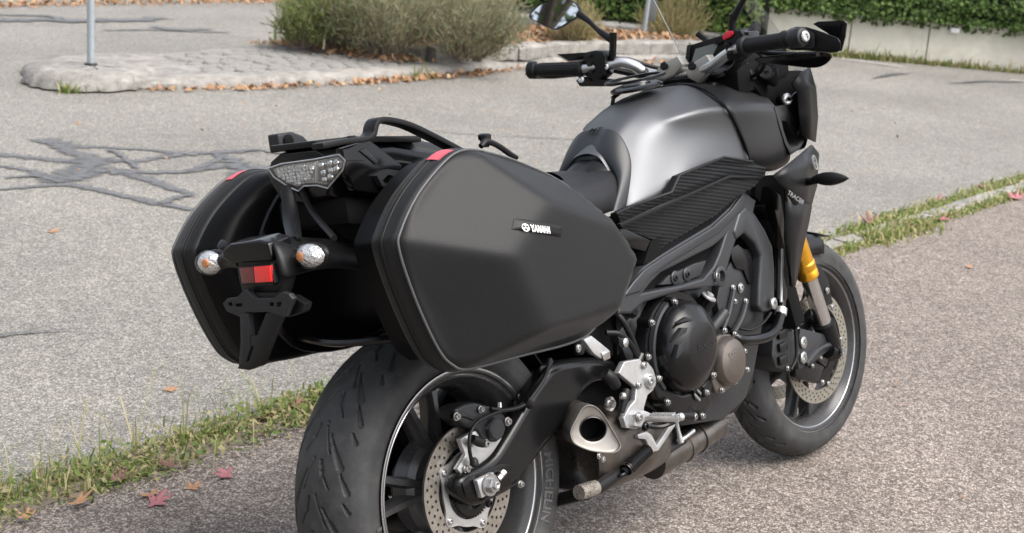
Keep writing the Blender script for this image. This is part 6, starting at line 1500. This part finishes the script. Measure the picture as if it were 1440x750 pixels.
# left mirror
mz = [(745, 24), (752, 14), (762, 6), (778, 0), (795, -1), (808, 4), (815, 13), (813, 22), (800, 31), (782, 41), (770, 38), (756, 31)]
MX = .985; mn = nrm([-.95, -.25, .15]); mc = PL(780, 19, 'x', MX)
def on_plane(px_, py_, c, n_): r_ = ray(px_, py_); return CAM_B+r_*(np.dot(c-CAM_B, n_)/np.dot(r_, n_))
mo = spline([on_plane(a, b, mc, mn) for a, b in mz], 4, True); mcen = np.mean(mo, 0)
sc_ = lambda s, d_: [mcen+(p-mcen)*s+mn*d_ for p in mo]
g = gridmesh([sc_(.97, .001), sc_(1.02, .003), sc_(1.04, -.004), sc_(.98, -.016), sc_(.8, -.030), sc_(.4, -.038)], True); g.f.append(tuple(reversed(range(5*len(mo), 6*len(mo)))))
mir = part('left_mirror', g, 'plastic', smooth=50); part('mirror_glass', Geo().add(sc_(.975, .002), [tuple(range(len(mo)))]), 'mirror', mir, smooth=0)
part('mirror_stem', tube([PL(814, 20, 'x', .995), PL(828, 30, 'x', .99), PL(838, 40, 'x', .985), PL(848, 48, 'x', .98), PL(861, 57, 'x', .978)], [.010, .007, .006, .0085, .009], n=12, sp=3), 'plastic')
part('mirror_post', tube([PL(862, 46, 'x', .978), PL(862, 64, 'x', .978), PL(861, 84, 'x', .978)], [.0098, .0092, .0092], n=14, sp=1), 'gloss')
# right controls
g0, g1 = PL(1129, 52, 'x', .905), PL(1044, 66, 'x', .955); gd = nrm(g1-g0); GL = np.linalg.norm(g1-g0)
part('right_grip', lathe([(.02, .0), (.02, .018), (.046, .0178), (.050, .0205), (.056, .0205), (.060, .0175), (GL-.020, .0185), (GL-.016, .024), (GL-.004, .024), (GL, .016)], g0, gd, n=28), 'rubber', smooth=30)
be = part('bar_end', lathe([(0, .0), (0, .014), (.002, .019), (.010, .0215), (.030, .0215), (.038, .018)], g0-gd*.004, gd, n=28), 'plastic_grey', smooth=30)
part('bar_end_bolt', lathe([(0, .0125), (.004, .0125), (.006, .010), (.006, .006), (.003, .005), (.003, 0)], g0-gd*.005, -gd, n=22), 'bolt', be)
sr = part('right_switch', prism(px_x([(1018, 58), (1026, 44), (1040, 42), (1048, 52), (1046, 78), (1036, 86), (1022, 84)], .965), (.045, .005, 0)), 'plastic', bevel=.004)
part('kill_switch', prism(px_x([(1015.5, 52), (1021, 44), (1030, 44), (1031, 48), (1026, 53), (1017, 56.5)], .958), (.012, .004, 0)), 'red_switch', sr, bevel=.002)
for (a, b) in ((1022, 63), (1027, 74)): part('switch_button', box(PL(a, b, 'x', .96), (.008, .012, .009)), 'cover', sr, bevel=.001)
part('master_cylinder_front', box(PL(1052, 54, 'x', 1.0), (.05, .035, .03)), 'cover', bevel=.005)
part('right_mirror_post', tube([PL(1030, 50, 'x', .98), PL(1029.5, 34, 'x', .98), PL(1031, 20, 'x', .98)], .0095, n=12, sp=1), 'gloss')
part('right_mirror_stem', tube([PL(1031, 26, 'x', .98), PL(1040, 10, 'x', .98), PL(1048, -4, 'x', .98), PL(1058, -22, 'x', .985)], [.010, .008, .0065, .0075], n=12, sp=3), 'plastic')
mc2 = PL(1058, -22, 'x', .985)+[0, -.055, .03]; rows = []
part('right_mirror', ellipsoid(mc2, .02, .085, .05, n=24), 'plastic')
# right hand guard
part('hand_guard', prism(px_x([(1112, 42), (1120, 37), (1136, 38), (1150, 42), (1178, 52), (1184, 60), (1182, 73), (1170, 74), (1140, 70), (1118, 70), (1111, 62)], .93), (.030, .03, 0)), 'plastic', bevel=.006, seg=3)
part('guard_face', prism(px_x([(1120, 41), (1136, 41), (1146, 47), (1146, 68), (1120, 67)], .922), (.01, .01, 0)), 'plastic_grey', bevel=.004)
part('guard_deflector', plate(px_x([(1143, 34), (1150, 30.5), (1184, 29), (1188, 33), (1186, 52), (1181, 72), (1176, 72), (1176, 56)], .985), (.008, .002, 0), [px_x([(1152, 36), (1180, 34), (1178, 48), (1174, 52)], .985)]), 'gloss', smooth=20)
part('deflector_panel', prism(px_x([(1150, 35), (1182, 33), (1180, 50), (1176, 54)], .99), (.003, .001, 0)), 'gloss')
part('guard_blade', gridmesh([[PL(1058, 80, 'x', .98), PL(1090, 77, 'x', 1.0), PL(1130, 72, 'x', 1.01), PL(1168, 72, 'x', 1.0)], [PL(1060, 84, 'x', 1.0), PL(1092, 82, 'x', 1.03), PL(1134, 80, 'x', 1.05), PL(1176, 78, 'x', 1.03)], [PL(1066, 88, 'x', 1.02), PL(1100, 90, 'x', 1.05), PL(1140, 97, 'x', 1.06), PL(1160, 94, 'x', 1.05)]]), 'gloss', sub=2, solid=.005, smooth=180)
part('brake_lever', tube([PL(1050, 62, 'x', 1.02), PL(1075, 74, 'x', 1.03), PL(1110, 76, 'x', 1.02), PL(1150, 76, 'x', .99)], [.008, .006, .005, .006], n=8), 'plastic')
part('right_cables', tube([PL(1040, 84, 'x', 1.0), PL(1034, 94, 'x', 1.04), PL(1020, 104, 'x', 1.08), PL(1000, 112, 'x', 1.1)], [.010, .010, .010, .008], n=8), 'rubber')
part('right_cables', tube([PL(1062, 70, 'x', 1.03), PL(1075, 84, 'x', 1.08), PL(1070, 100, 'x', 1.12), PL(1050, 112, 'x', 1.14)], .005, n=8), 'rubber')
part('fork_cap', lathe([(0, .028), (.01, .028), (.013, .02), (.013, 0)], PL(1010, 104, 'x', 1.07), HAX, n=20), 'cover')
part('cockpit_bracket', prism(px_x([(1030, 92), (1050, 88), (1060, 112), (1040, 118)], 1.13), (.02, 0, 0)), 'plastic', bevel=.003)
